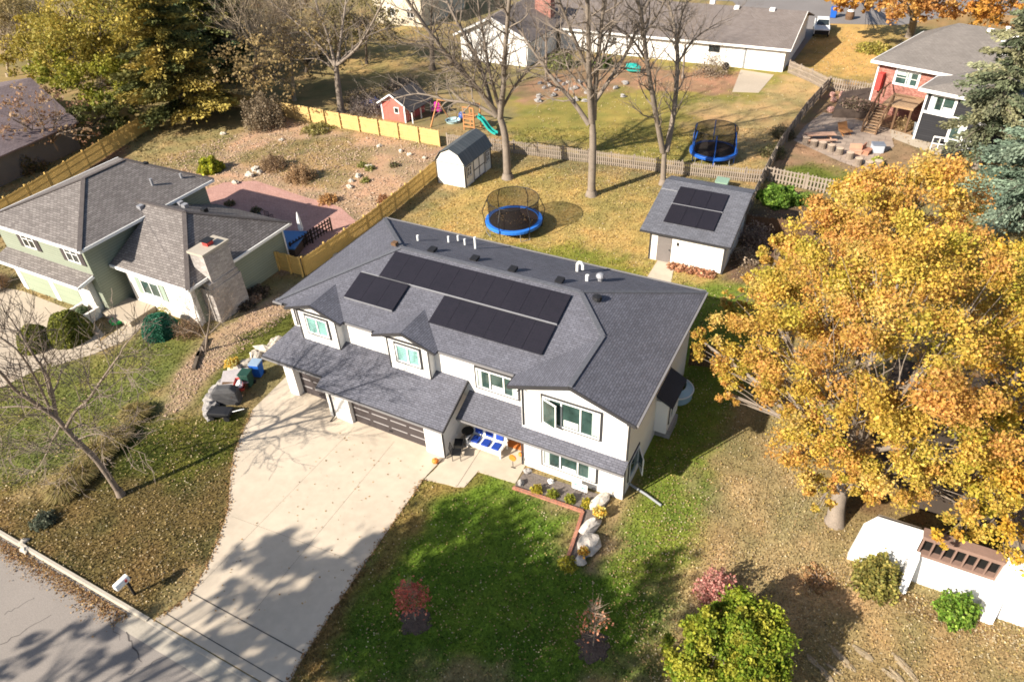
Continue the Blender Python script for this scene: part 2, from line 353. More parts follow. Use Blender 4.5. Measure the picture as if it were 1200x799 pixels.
# hard surfaces
DRV=[(-21.9,.7),(-21.65,-2.8),(-20.9,-4.3),(-20.2,-5.7),(-18.9,-7.3),(-17.7,-8.6),(-16.8,-10.1),(-16.1,-11.6),(-15.75,-12.7),(-15.8,-13.4),(-16.2,-14.35),(-9.1,-14.35),(-9.35,-13),(-9.6,-10.5),(-9.72,-9),(-10.07,-2.96),(-9.9,-1.2),(-15,-.4),(-17.3,.6)]
WLK=[(-10.02,-2.95),(-8.77,-2.71),(-8.35,-2.68),(-7.95,-2.5),(-7.84,-1.34),(-5.78,-1.2),(-5.97,1.9),(-9.88,1.9),(-9.88,-2.0)]
sheet('driveway',DRV,concrete,.03,t=.03); sheet('walkway',WLK,concrete,.036,t=.036)
m=M()
def jline(a,b,z,w=.035):
    a,b=Vector((*a,z)),Vector((*b,z)); d=(b-a).normalized(); n=Vector((-d.y,d.x,0))*w/2; m.poly([a-n,b-n,b+n,a+n])
jline((-15.76,-12.75),(-9.36,-12.75),.035,.05); jline((-16.0,-13.95),(-9.1,-14.0),.035,.04)
jline((-20.9,-4.2),(-19.3,-1.2),.034,.02); jline((-10.05,-2.7),(-9.9,-1.4),.041,.02); jline((-8.3,-2.6),(-8.55,1.8),.041,.02); jline((-15.7,-12.6),(-15.5,-1.4),.0345,.008); jline((-17.2,-8.9),(-9.8,-8.3),.0345,.008); jline((-12.6,-12.6),(-12.9,-1.4),.0345,.008)
struct('concrete_joints',m,joint)
sheet('street',[(-200,-14.62),(-17.55,-14.62),(-17.6,-15.25),(40,-15.0),(40,-24),(-200,-24)],asphalt,.008)
sheet('gutter',[(-17.6,-14.5),(40,-14.5),(40,-15.15),(-17.5,-15.3)],kerbm,.012)
m=M(); prof=[(-14.6,0),(-14.58,.08),(-14.53,.105),(-14.41,.105),(-14.39,0)]
m.prism([(-120,y+(.0),z) for y,z in prof],(103.6,0,0)); m.prism([(-16.4,y,z*(.3 if z>.05 else 1)) for y,z in prof],(7.4,0,0)); m.prism([(-9.0,y,z) for y,z in prof],(49,0,0))
struct('kerb',m,kerbm)
m=M(); rr=random.Random(3)
for a,b,wd in [((148,740),(166,775),.05),((60,720),(0,755),.02),((120,705),(140,750),.018),((40,700),(5,720),.015),((190,770),(150,790),.02)]:
    A=Vector(G(*a,.0145)); B=Vector(G(*b,.0145)); pts=[A.lerp(B,i/8)+Vector((rr.uniform(-.08,.08),rr.uniform(-.08,.08),0))*(0<i<8) for i in range(9)]
    for p,q in zip(pts,pts[1:]):
        d=(q-p).normalized(); n=Vector((-d.y,d.x,0))*wd*rr.uniform(.2,.75)
        m.poly([p-n,q-n,q+n,p+n])
struct('road_cracks',m,mat('crack_tar',(.09,.08,.075),.9))
def curve_sheet(name,pxs,mt,z=.006,**k): return sheet(name,[tuple(G(u,v))[:2] for u,v in pxs],mt,z,**k)
curve_sheet('shed_path',[(757,327),(786,333),(791,308),(772,303)],concrete,.03,t=.03)
curve_sheet('mulch_bed',[(602,571),(683,597),(665,655),(678,660),(705,600),(716,585),(702,579),(615,551)],gravelm,.012)
m=M(); bp=[G(601,572),G(640,585),G(683,600),G(676,622),G(665,655)]
for a,b in zip(bp,bp[1:]): m.bar(a+Vector((0,0,.05)),b+Vector((0,0,.05)),.16,.12)
tag(recenter(m.build('bed_edging',bedbrick)),'low red brick edging around the gravel flower bed','edging')
curve_sheet('neighbor_driveway',[(-120,420),(-40,330),(26,341),(105,372),(122,392),(108,410),(60,425),(0,455),(-100,560)],concreteD,.02,t=.02)
curve_sheet('garden_path',[(95,400),(118,400),(160,372),(172,378),(150,398),(110,415),(60,430),(62,422)],concreteD,.026,t=.026)
curve_sheet('brick_patio',[(232,226),(262,214),(300,212),(360,232),(386,238),(400,244),(420,262),(425,275),(360,300),(330,285),(290,262),(235,240)],pavers,.014)
curve_sheet('concrete_pad',[(858,108),(868,82),(907,88),(889,109)],concreteD,.02,t=.02)
curve_sheet('back_driveway',[(880,26),(970,28),(1055,30),(1110,20),(1075,4),(960,-4),(850,-8)],asphaltd,.012)
curve_sheet('truck_drive',[(905,75),(925,78),(962,30),(962,20),(925,15)],asphaltd,.016)
curve_sheet('back_street',[(-300,-58),(700,-6),(1300,24),(1300,-10),(700,-35),(-300,-85)],asphaltd,.01)
curve_sheet('patio_paving',[(930,165),(943,148),(965,132),(990,136),(1042,152),(1048,172),(1005,197),(985,190)],mat('flagstone',(.31,.24,.19),.9,.3,.9,.15,5,(1.3,.9,.03,(.36,.28,.22),(.2,.15,.12),.4)),.018)
curve_sheet('patio_walk',[(1038,150),(1098,168),(1120,182),(1108,186),(1034,158)],concreteD,.016)
# ---------------------------------------------------------------- grass and leaves
HARD=[np.array(DRV),np.array(WLK)]+[W2(p) for p in ([(757,327),(786,333),(791,308),(772,303)],[(602,571),(683,597),(665,655),(678,660),(705,600),(716,585),(702,579),(615,551)],[(-120,420),(-40,330),(26,341),(105,372),(122,392),(108,410),(60,425),(0,455),(-100,560)],[(232,226),(262,214),(300,212),(360,232),(386,238),(400,244),(420,262),(425,275),(360,300),(330,285),(290,262),(235,240)],[(858,108),(868,82),(907,88),(889,109)],[(930,165),(943,148),(965,132),(990,136),(1042,152),(1048,172),(1005,197),(985,190)])]
HARD+= [np.array(q) for q in ([(-21,.9),(-21,10.4),(-.5,10.4),(-.5,0),(-6,0),(-6,.9)],[(-6.7,21.5),(-1.4,21.5),(-1.4,27),(-6.7,27)],[(-46.5,-.2),(-38,-.2),(-38,1.8),(-30.5,1.8),(-30.5,11),(-46.5,12)])]
def pxsample(n,u0,u1,v0,v1):
    u=NR.uniform(u0,u1,n); v=NR.uniform(v0,v1,n); d=np.array(CF)*FPX+np.outer(u-600,np.array(CX))-np.outer(v-399.5,np.array(CY))
    t=-CAMP.z/d[:,2]; return CAMP.x+d[:,0]*t, CAMP.y+d[:,1]*t
def free(x,y):
    ok=(y>-14.3)
    for P in HARD: ok&=sdist(x,y,P)<0.02
    return ok
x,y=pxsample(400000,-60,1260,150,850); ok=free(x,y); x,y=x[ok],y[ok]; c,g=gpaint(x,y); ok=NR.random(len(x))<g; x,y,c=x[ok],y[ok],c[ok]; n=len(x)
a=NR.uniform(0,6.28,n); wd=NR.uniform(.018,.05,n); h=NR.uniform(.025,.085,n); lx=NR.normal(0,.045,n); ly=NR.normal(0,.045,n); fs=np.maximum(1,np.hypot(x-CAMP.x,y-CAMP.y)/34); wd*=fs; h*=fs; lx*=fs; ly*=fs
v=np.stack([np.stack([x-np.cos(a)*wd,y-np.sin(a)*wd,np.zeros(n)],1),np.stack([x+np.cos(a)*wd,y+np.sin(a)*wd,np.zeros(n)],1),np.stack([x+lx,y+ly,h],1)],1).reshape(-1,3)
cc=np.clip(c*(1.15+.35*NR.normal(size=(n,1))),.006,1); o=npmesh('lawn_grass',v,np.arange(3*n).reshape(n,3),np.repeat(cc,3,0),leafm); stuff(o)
LEAFREG=[([(0,560),(150,480),(290,490),(225,690),(175,722),(0,640)],4200),([(740,400),(890,440),(990,600),(1200,700),(1200,799),(760,799),(700,640),(740,560)],13000),([(480,560),(700,600),(690,660),(780,799),(340,799)],2300),
 ([(500,200),(760,215),(870,330),(800,420),(560,320),(470,300)],6500),([(560,172),(770,195),(880,222),(870,240),(700,225),(560,195)],5500),([(590,160),(880,200),(970,100),(700,70)],4500),([(935,85),(960,30),(1060,35),(1030,100)],2500),
 ([(150,200),(330,140),(520,172),(400,295)],2500),([(0,400),(215,380),(160,500),(0,600)],700),([(1060,690),(1200,735),(1200,765),(1060,720)],1500),([(930,660),(990,655),(1000,690),(940,700)],900),([(870,240),(1000,240),(990,330),(860,330)],2500),([(0,250),(160,150),(165,165),(0,270)],1500)]
X=[];Y=[]
for p,n in LEAFREG:
    p=np.array(p,float); u0,v0=p.min(0); u1,v1=p.max(0); u=NR.uniform(u0,u1,n*3); v=NR.uniform(v0,v1,n*3); k=sdist(u,v,p)>0
    u,v=u[k][:n],v[k][:n]; d=np.array(CF)*FPX+np.outer(u-600,np.array(CX))-np.outer(v-399.5,np.array(CY)); t=-CAMP.z/d[:,2]; X.append(CAMP.x+d[:,0]*t); Y.append(CAMP.y+d[:,1]*t)
x=np.concatenate(X); y=np.concatenate(Y); ok=vnoise(x,y,.5,9)+vnoise(x,y,1.7,8)*.6>NR.random(len(x))*1.3
for P in HARD: ok&=sdist(x,y,P)<NR.normal(0,.02,len(x))-.0
x,y=x[ok],y[ok]; n=len(x); dist=np.hypot(x-CAMP.x,y-CAMP.y)
o=leafobj('fallen_leaves',np.stack([x,y,NR.uniform(.03,.07,n)],1),.05+.0007*dist,lcols(n,[(.5,.39,.22),(.44,.31,.14),(.56,.47,.31),(.36,.25,.12),(.48,.36,.13),(.34,.22,.11)],.15),leafm,flat=.6); stuff(o)
# leaves drifted against the drive and kerb
ed=[DRV[i:i+2] for i in range(1,10)]+[DRV[i:i+2] for i in range(11,15)]+[[(-17.4,-14.72),(-40,-14.72)]]*5
X=[];Y=[]
for (a,b) in ed:
    n=int(60*math.hypot(b[0]-a[0],b[1]-a[1])); t=NR.random(n); X.append(a[0]+(b[0]-a[0])*t+NR.normal(0,.09,n)); Y.append(a[1]+(b[1]-a[1])*t+(NR.normal(0,.09,n) if b[0]>-39 else -np.abs(NR.normal(0,.33,n))))
x=np.concatenate(X); y=np.concatenate(Y); n=len(x); o=leafobj('drifted_leaves',np.stack([x,y,NR.uniform(.045,.075,n)],1),.06,lcols(n,[(.3,.16,.07),(.36,.22,.1),(.22,.13,.06),(.42,.28,.12)]),leafm,flat=.6); stuff(o)
# stray leaves on the drive
n=160; x=NR.uniform(-16,-10.2,n); y=NR.uniform(-13.5,-2,n); o=leafobj('stray_leaves',np.stack([x,y,np.full(n,.05)],1),.06,lcols(n,[(.3,.2,.1),(.4,.25,.1)]),leafm,flat=.8); stuff(o)
# ---------------------------------------------------------------- windows
def window(parent,O,U,N,w,h,n=2,trim=dark,frame=trimw,pane=None,blindp=0,name='window',tw=.1,fw=.07,sill=False,muntin=0):
    """O lower-left corner on the wall, U along, N outward"""
    O=Vector(O);U=Vector(U).normalized();N=Vector(N).normalized();V=Vector((0,0,1)); m=M()
    def ring(a0,a1,b0,b1,t,c0,c1,k):
        m.fbox(O,U,V,N,a0,a1,b0,b0+t,c0,c1,k);m.fbox(O,U,V,N,a0,a1,b1-t,b1,c0,c1,k)
        m.fbox(O,U,V,N,a0,a0+t,b0+t,b1-t,c0,c1,k);m.fbox(O,U,V,N,a1-t,a1,b0+t,b1-t,c0,c1,k)
    if trim: ring(-tw,w+tw,-tw,h+tw,tw-.004,.002,.045,1)
    ring(0,w,0,h,fw,.002,.07,0); cw=w/n
    for i in range(1,n): m.fbox(O,U,V,N,i*cw-fw/2,i*cw+fw/2,fw,h-fw,.003,.068,0)
    for i in range(n):
        for k in range(muntin): m.fbox(O,U,V,N,i*cw+.05,(i+1)*cw-.05,h*(k+1)/(muntin+1)-.02,h*(k+1)/(muntin+1)+.02,.02,.05,0)
    if sill: m.fbox(O,U,V,N,-.05,w+.05,-.07,-.004,.002,.1,0)
    f=m.build(name,[frame,trim or frame],parent)
    for i in range(n):
        p=M(); p.fbox(O,U,V,N,i*cw+fw*.5,(i+1)*cw-fw*.5,fw*.8,h-fw*.8,.004,.022)
        p.build('pane',pane or (blind if (blindp and (i+blindp)%2 or blindp==9) else glass),f)
        if pane is None and not blindp:
            k=(i*7+int(abs(O.x)*10))%4; c=M(); a0,a1,b0,b1=[(.1,.38,.05,.95),(.1,.9,.62,.93),(.58,.9,.05,.95),(.12,.88,.06,.34)][k]; c.fbox(O,U,V,N,(i+a0)*cw,(i+a1)*cw,h*b0+fw*.6,h*b1-fw*.4,.0225,.025); c.build('curtain',curtain if k!=3 else trimw,f)
    return f
def sash(parent,O,U,w,h):
    O=Vector(O);U=Vector(U).normalized();V=Vector((0,0,1));N=U.cross(V); m=M(); t=.06
    for a0,a1,b0,b1 in ((0,w,0,t),(0,w,h-t,h),(0,t,t,h-t),(w-t,w,t,h-t)): m.fbox(O,U,V,N,a0,a1,b0,b1,-.025,.025)
    f=m.build('open_sash',trimw,parent); p=M(); p.fbox(O,U,V,N,t,w-t,t,h-t,-.006,.006); p.build('pane',glass,f)
X_=(1,0,0);Y_=(0,1,0);NX=(-1,0,0);NY=(0,-1,0)
# ---------------------------------------------------------------- main house
He=5.563;x0=-21.14;x1=-.25;yf=.493;yr=10.71;yg=-.355;xgl=-6.41;sl=.349
Wd=(yr-yf)/2; ym=(yr+yf)/2; zr=He+sl*Wd; Gg=(x1-xgl)/2; zg=He+sl*Gg; Xg=(x1+xgl)/2
H=thing('main_house','white two storey house with dark slate roof, solar panels and dark garage doors','house',(-10.7,5,0),world=True)
m=M(); ZT=5.54
m.box(-20.7,-9.85,.94,10.26,0,ZT); m.box(-5.97,-.7,.94,10.26,0,ZT); m.box(-9.85,-5.97,1.9,10.26,0,ZT); m.box(-9.85,-5.97,.94,1.9,2.62,ZT)
m.prism([(-5.97,.1,0),(-.7,.1,0),(-.7,.1,ZT),(Xg,.1,6.46),(-5.97,.1,ZT)],(0,.84,0))
m.box(-20.6,-19.95,-.75,.94,0,2.86); m.box(-17.4,-17.26,-.75,.94,0,2.7); m.box(-20.6,-17.4,-.3,.94,0,2.9)
m.box(-19.95,-17.4,-.75,-.3,2.3,2.66)
m.box(-17.26,-15.76,-1.25,.94,0,2.56); m.box(-10.94,-9.85,-1.25,.94,0,2.56); m.box(-15.76,-10.94,-.95,.94,0,2.6); m.box(-15.76,-10.94,-1.25,-.95,2.2,2.56)
for xa,xb in ((-20.6,-17.26),(-17.26,-9.85)): m.prism([(xa,-.3,2.9),(xa,.94,2.9),(xa,.94,3.5)],(xb-xa,0,0))
m.build('wall',mat('white_painted_siding',(.77,.74,.70),.75,.04,.5,.03,10,(9,.3,.006,(.79,.765,.725),(.62,.6,.57),.5),.06),H)
def rz(x,y): return He+sl*(y-yf)
A=(x0,yf,He);B=(x0,yr,He);Cc=(x1,yr,He);R1=(x0+Wd,ym,zr);R2=(x1-Wd,ym,zr);J=(x1-Gg,yf+Gg,zg)
m=M()
m.slab([A,(xgl,yf,He),J,R2,R1]); m.slab([(xgl,yf,He),(xgl,yg,He),(Xg,yg,zg),J]); m.slab([(x1,yg,He),Cc,R2,J,(Xg,yg,zg)]); m.slab([Cc,B,R1,R2]); m.slab([B,A,R1])
m.build('roof',shingle,H)
m=M()
for a,b in ((A,R1),(B,R1),(R1,R2),(R2,Cc),(R2,J),(J,(Xg,yg,zg))):
    a,b=Vector(a)+Vector((0,0,.012)),Vector(b)+Vector((0,0,.012)); m.bar(a,b,.24,.04)
m.build('ridge_cap',mat('ridge_shingles',(.1,.103,.118),.9,.15,4,.3,12),H)
# fascia
m=M()
def fas(a,b,h=.17,o=.0): 
    a,b=Vector(a),Vector(b); m.bar(a-Vector((0,0,.085)),b-Vector((0,0,.085)),.05,h)
fas((x0-.03,yf,He),(x0-.03,yr,He)); fas((x0,yr+.03,He),(x1,yr+.03,He)); fas((x1+.03,yr,He),(x1+.03,yg,He)); fas((x0,yf-.03,He),(xgl,yf-.03,He))
fas((xgl,yg-.03,He),(Xg,yg-.03,zg)); fas((Xg,yg-.03,zg),(x1,yg-.03,He)); fas((xgl-.03,yg,He),(xgl-.03,yf,He))
m.build('fascia',dark,H)
m=M()
for a,b in (((x0-.1,yf-.1,He-.02),(-20.6,yf-.1,He-.02)),((-16.3,yf-.1,He-.02),(-14.6,yf-.1,He-.02)),((-10.6,yf-.1,He-.02),(xgl-.05,yf-.1,He-.02)),((x1+.09,yg,He-.02),(x1+.09,yr,He-.02)),((x0,yr+.1,He-.02),(x1,yr+.1,He-.02)),
  ((-21.55,-1.2,2.68),(-17.3,-1.2,2.68)),((-17.3,-1.77,2.46),(-9.4,-1.77,2.46)),((-9.3,-.56,2.4),(-.55,-.56,2.4))): m.bar(a,b,.1,.09)
m.build('gutter',mat('dark_gutter',(.2,.19,.19),.45,.1,1,.06,10,spec=.5),H)
m=M()
def DS(p,r):
    q=M(); q.tube(p,r); q.build('downspout',dark,H)
DS([(-5.88,-.42,He-.1),(-5.88,.06,He-.35),(-5.88,.06,2.9)],.04); DS([(-.6,-.4,He-.1),(-.62,.04,He-.35),(-.62,.04,2.9)],.04); DS([(-16.9,-1.7,2.45),(-16.95,-1.3,2.2),(-16.95,-1.3,.15),(-16.95,-1.7,.08)],.045)
DS([(-9.75,-1.7,2.45),(-9.78,-1.3,2.25),(-9.78,-1.3,.1)],.05); DS([(-6.05,-.5,2.4),(-6.0,.04,2.2),(-6.0,.04,.1)],.045); DS([(-.64,-.5,2.38),(-.66,.02,2.2),(-.62,.02,.2)],.045)
DS([(-20.35,.86,5.4),(-20.35,.86,3.9)],.045)

# garage + porch roofs
gs=.465
def gz(y): return 2.52+gs*(y+1.705)
m=M(); m.slab([(-21.56,-1.14,gz(-1.14)),(-17.3,-1.14,gz(-1.14)),(-17.3,-1.705,2.52),(-9.42,-1.705,2.52),(-9.42,.936,gz(.936)),(-20.66,.936,gz(.936))],.12); m.build('garage_roof',shingle,H)
m=M(); m.bar((-9.4,-1.705,2.46),(-9.4,.93,gz(.93)-.06),.05,.16); m.bar((-17.3,-1.74,2.45),(-9.4,-1.74,2.45),.05,.16); m.bar((-21.56,-1.17,2.71),(-17.3,-1.17,2.71),.05,.16); m.bar((-9.37,-.53,2.39),(-.55,-.53,2.39),.04,.13); m.build('lower_fascia',dark,H)
pz=lambda y:2.45+.47*(y+.5)
m=M(); m.slab([(-9.37,-.5,pz(-.5)),(-.55,-.5,pz(-.5)),(-.55,.098,pz(.098)),(-5.972,.098,pz(.098)),(-5.972,.938,pz(.938)),(-9.37,.938,pz(.938))],.1); m.build('porch_roof',shingle,H)
# garage doors
def garage(xa,xb,y,h,n):
    m=M(); m.box(xa,xb,y-.04,y+.02,0,h); c=(xb-xa)/n
    for r in range(1,4):
        for i in range(n): m.box(xa+i*c+.1,xa+(i+1)*c-.1,y-.05,y-.041,r*h/4-.035,r*h/4+.03,1)
    d=m.build('garage_door',[gdoor,gstrip],H); k=M(); k.box((xa+xb)/2-.1,(xa+xb)/2+.1,y-.08,y-.042,.25,.3); k.build('handle',black,d)
garage(-15.76,-10.94,-.97,2.2,4); garage(-19.95,-17.4,-.32,2.3,3)
# dormers
def dormer(xc,wl,wr):
    m=M(); yw=.44; zt=5.56-.02; m.prism([(wl,yw,gz(yw)-.15),(wr,yw,gz(yw)-.15),(wr,yw,zt),(xc,yw,zt+.349*(wr-wl)/2-.1),(wl,yw,zt)],(0,.497,0)); d=m.build('dormer',whiteb if 0 else white,H)
    zp=He+sl*1.9; y0=.2; r=M()
    for s in (-1,1): r.slab([(xc+s*1.9,y0,He+.006),(xc,y0,zp+.006),(xc,yf+1.9,zp+.006),(xc+s*1.9,yf,He+.006)][::s],.12)
    r.build('roof',shingle,d); f=M(); f.bar((xc-1.9,y0-.025,He-.06),(xc,y0-.025,zp-.06),.04,.15); f.bar((xc,y0-.025,zp-.06),(xc+1.9,y0-.025,He-.06),.04,.15); 
    f.box(wl-.04,wl+.03,yw-.03,yw-.002,gz(yw),zt); f.box(wr-.03,wr+.04,yw-.03,yw-.002,gz(yw),zt); f.build('dark_trim',dark,d)
    window(H,((wl+wr)/2-.72,yw,4.12),X_,NY,1.44,1.12,2,blindp=9)
dormer(-12.6,-13.75,-11.3); dormer(-18.38,-19.65,-17.1)
# front windows
window(H,(-4.84,.1,3.56),X_,NY,2.85,1.62,3); sash(H,(-4.82,.0,3.6),(.95,-.3,0),.85,1.5)
window(H,(-4.86,.1,.62),X_,NY,2.78,1.05,3)
window(H,(-8.86,.94,3.58),X_,NY,2.3,1.22,3)
# entry wall door and side window
m=M(); m.box(-7.3,-6.35,1.84,1.895,.04,2.1); d=m.build('front_door',mat('dark_door',(.06,.035,.03),.5),H); k=M(); k.blob((-7.18,1.8,1.05),.04,0); k.build('handle',grey,d)
window(H,(-9.3,1.9,.9),X_,NY,1.2,1.1,2)
# right side wall features
window(H,(-.7,3.4,3.7),Y_,X_,1.5,1.2,2); window(H,(-.7,8.6,3.9),Y_,X_,1.2,1.0,2); window(H,(-.7,.75,.75),Y_,X_,1.3,1.2,1); sash(H,(-.64,2.02,.8),(.5,-.8,0),.9,1.1)
m=M(); m.box(-.697,-.05,4.6,6.6,.6,2.7); b=m.build('side_bay',white,H); r=M(); r.slab([(.2,4.4,2.7),(.2,6.8,2.7),(-.69,6.8,3.2),(-.69,4.4,3.2)],.12); r.build('roof',mat('navy_metal_roof',(.03,.035,.05),.6),b); window(H,(-.05,4.9,1.2),Y_,X_,1.3,1.2,2)
m=M(); m.box(-.697,.1,4.9,6.3,0,.598); m.build('bay_base',stoneg,H)
# solar panels
nrm=Vector((0,-sl,1)).normalized(); slv=Vector((0,1,sl)).normalized()
def panel(xa,ya,w,L):
    O=Vector((xa,ya,rz(xa,ya)))+nrm*.1; m=M(); m.fbox(O,X_,slv,nrm,.006,w-.006,.008,L-.008,0,.04); m.build('solar_panel',pv,H)
pw=10.5/10
for i in range(10): panel(-16.15+i*pw,3.5,pw,1.8)
for i in range(6): panel(-11.95+i*pw,1.72,pw,1.76)
for i in range(3): panel(-17.32+i*pw,1.76,pw,1.76)
m=M()
for xa,xb,yy in ((-16.15,-5.65,3.46),(-17.3,-14.2,1.75),(-17.3,-14.2,3.46)):
    O=Vector((xa,yy,rz(xa,yy))); m.fbox(O,X_,slv,nrm,0,xb-xa,-.0,.035,.03,.125)
m.build('mounting_rail',rail,H)
# roof pipes
def rr_(x,y): return He+sl*(yr-y)
for x,y,r,h in ((-16.36,7.6,.07,.35),(-15.0,8.71,.06,.4),(-14.85,9.5,.06,.35),(-14.05,8.97,.06,.4),(-13.2,8.73,.07,.75),(-5.84,7.67,.1,.35)):
    m=M(); z=rr_(x,y); m.tube([(x,y,z-.1),(x,y,z+h)],r,8); m.build('vent_pipe',trimw,H)
m=M(); z=rr_(0,8.98); m.tube([(-6.95,8.98,z-.1),(-6.95,8.98,z+.45),(-6.85,8.98,z+.6),(-6.72,8.98,z+.6),(-6.62,8.98,z+.45),(-6.62,8.98,z+.2)],.085,8); m.build('vent_pipe',trimw,H)
m=M(); z=rr_(0,8.18); m.blob((-5.3,8.18,z+.3),(.24,.24,.2),.1); m.tube([(-5.3,8.18,z-.1),(-5.3,8.18,z+.3)],.13,8); m.build('turbine_vent',rail,H)
for x,y in ((-14.47,6.25),(-11.93,6.5),(-9.47,6.25),(-6.8,6.3)):
    m=M(); z=rr_(x,y); m.prism([(x-.2,y-.2,z+.02),(x+.2,y-.2,z+.02),(x+.2,y+.25,z+.05),(x-.2,y+.25,z+.05)],(0,0,.14)); m.build('roof_vent',black,H)
m=M(); m.lathe([(.2,0),(.2,.15),(.26,.18),(.22,.3),(.03,.34)],(-4.5,5.7,6.95),10); m.build('roof_vent',black,H)
m=M(); m.box(-16.75,-16.45,5.6,5.9,7.3,7.48); m.build('roof_vent',brownW,H)
# ---------------------------------------------------------------- sage neighbour house
L=thing('sage_house','sage green split level house with brown shingle roof and a big stained chimney','house',(-38,5,0),world=True)
m=M(); m.box(-46.6,-37.4,.3,10.6,0,5.2); m.build('wall',sage,L)
m=M(); m.box(-46.3,-38.0,-.1,.297,0,2.72); m.box(-37.397,-36.6,3.3,10.5,0,3.15); m.build('garage_front',wbrick,L)
m=M(); m.box(-36.6,-30.6,1.9,2.3,0,3.15); m.build('front_wall',wbrick,L)
m=M(); m.box(-36.6,-30.57,2.3,10.5,0,3.15); m.build('side_wall',sage,L)
zE=5.25; c4=[(-47.3,-.15,zE),(-36.85,-.15,zE),(-36.85,11.1,zE),(-47.3,11.1,zE)]; ra=(-42.1,4.9,7.05); rb=(-42.1,8.3,7.05)
m=M(); m.slab([c4[0],c4[1],ra]); m.slab([c4[1],c4[2],rb,ra]); m.slab([c4[2],c4[3],rb]); m.slab([c4[3],c4[0],ra,rb]); m.build('roof',shingleB,L)
m=M(); zw=3.22; a=(-37.3,1.5,zw); b=(-29.95,1.45,zw); c=(-29.95,11.0,zw); d=(-37.3,11.0,zw); q1=(-33.9,5.8,5.75); q2=(-38.5,5.7,5.75)
m.slab([a,b,q1,q2,(-36.85,4.75,5.22)]); m.slab([b,c,q1]); m.slab([c,d,(-36.85,6.75,5.22),q2,q1]); m.slab([(-38.6,1.5,zw),(-37.35,1.5,zw),(-37.35,2.6,zw+.42),(-38.6,2.6,zw+.42)],.1); m.build('wing_roof',shingleB,L)
m=M()
for p,q in ((c4[1],ra),(c4[0],ra),(ra,rb),(rb,c4[2]),(b,q1),(c,q1),(q1,q2)): m.bar(Vector(p)+Vector((0,0,.02)),Vector(q)+Vector((0,0,.02)),.28,.05)
m.build('ridge_cap',mat('brown_ridge_caps',(.1,.085,.08),.9,.2,4,.3,12),L)
m=M(); m.slab([(-46.9,-.75,2.62),(-37.85,-.75,2.62),(-37.4,.29,3.1),(-46.6,.29,3.1)],.1); m.build('skirt_roof',shingleB,L)
m=M()
for p,q in ((c4[0],c4[1]),(c4[1],c4[2]),(c4[0],c4[3]),(a,b),(b,c),((-46.9,-.78,2.6),(-37.85,-.78,2.6)),((-37.82,-.75,2.6),(-37.38,.25,3.07))): m.bar(Vector(p)-Vector((0,0,.07)),Vector(q)-Vector((0,0,.07)),.07,.2)
m.tube([(-30.4,1.55,3.1),(-30.45,1.85,2.9),(-30.45,1.85,.1)],.06); m.tube([(-30.3,10.8,3.1),(-30.45,10.45,2.9),(-30.45,10.45,.1)],.06); m.box(-45.3-.7,-45.2-.5,-.14,-.102,0,2.4); m.box(-42.5,-42.05,-.14,-.102,0,2.4)
m.build('white_trim',trimw,L)
for xa,xb in ((-45.6,-42.55),(-42.0,-39.4)):
    m=M(); m.box(xa,xb,-.13,-.103,0,2.25)
    for k in range(1,4): m.box(xa+.05,xb-.05,-.136,-.131,k*.56-.02,k*.56,1)
    m.build('garage_door',[sagedoor,sage],L)
shut=mat('dark_shutter',(.055,.045,.045),.7)
for xc in (-43.3,-38.75):
    window(L,(xc-.65,.3,3.75),X_,NY,1.3,1.3,2,trim=None,pane=glassd,muntin=1)
    for sx in (-1,1): m=M(); m.fbox((xc+sx*.9,.3,3.7),X_,(0,0,1),NY,-.22,.22,0,1.4,.002,.05); m.build('shutter',shut,L)
window(L,(-35.3,1.9,1.3),X_,NY,1.75,1.15,2,trim=None,pane=glass,sill=True)
for xx in (-35.6,-33.25): m=M(); m.fbox((xx,1.9,1.2),X_,(0,0,1),NY,-.2,.2,0,1.25,.002,.05); m.build('shutter',mat('sage_shutter',(.27,.33,.27),.7),L)
m=M(); m.box(-37.3,-36.62,3.2,3.298,.3,2.4); m.build('front_door',mat('red_door',(.35,.03,.03),.5),L)
m=M(); m.box(-30.57,-29.55,2.7,5.3,0,2.5); m.prism([(-30.57,2.9,2.5),(-29.6,2.75,2.5),(-29.6,5.2,2.5),(-30.57,5.0,2.5)],(0,.0,.4)); m.box(-30.85,-29.65,3.05,5.1,2.9,4.85); ch=m.build('chimney',chim,L)
m=M(); m.box(-30.95,-29.55,2.95,5.2,4.85,5.0); m.build('chimney_cap',kerbm,ch); m=M(); m.box(-30.5,-30.05,3.9,4.4,5.0,5.25); m.box(-30.6,-29.95,3.8,4.5,5.3,5.34,1); m.build('flue',[redp,black],ch)
for x,y,z in ((-38.9,7.6,5.95),(-38.3,9.6,5.6),):
    m=M(); m.tube([(x,y,z-.5),(x,y,z+.5)],.1,8); m.build('vent_pipe',rail,L)
for x,y,z,mt in ((-37.6,5.3,5.6,rail),(-35.6,7.2,5.2,rail),(-34.0,7.4,5.1,black),(-41.0,9.0,6.6,black),(-36.6,7.6,5.0,rail)):
    m=M(); m.box(x-.18,x+.18,y-.18,y+.18,z-.15,z+.14); m.build('roof_vent',mt,L)
m=M(); m.box(-37.6,-34.8,-.2,1.88,0,.38); m.box(-36.7,-36.0,-.5,-.2,0,.19); m.build('entry_step',concreteD,L)
pl=thing('entry_planter','white brick planter box with low shrubs beside the entry step','planter',(-38.6,-1.0,0),world=True)
m=M(); m.box(-39.4,-37.7,-1.5,-1.3,0,.75); m.box(-39.4,-37.7,-.3,-.12,0,.75); m.box(-39.4,-39.2,-1.3,-.3,0,.75); m.box(-37.9,-37.7,-1.3,-.3,0,.75); m.build('wall',wbrick,pl); m=M(); m.box(-39.2,-37.9,-1.3,-.3,0,.6); m.build('soil',mulch,pl)
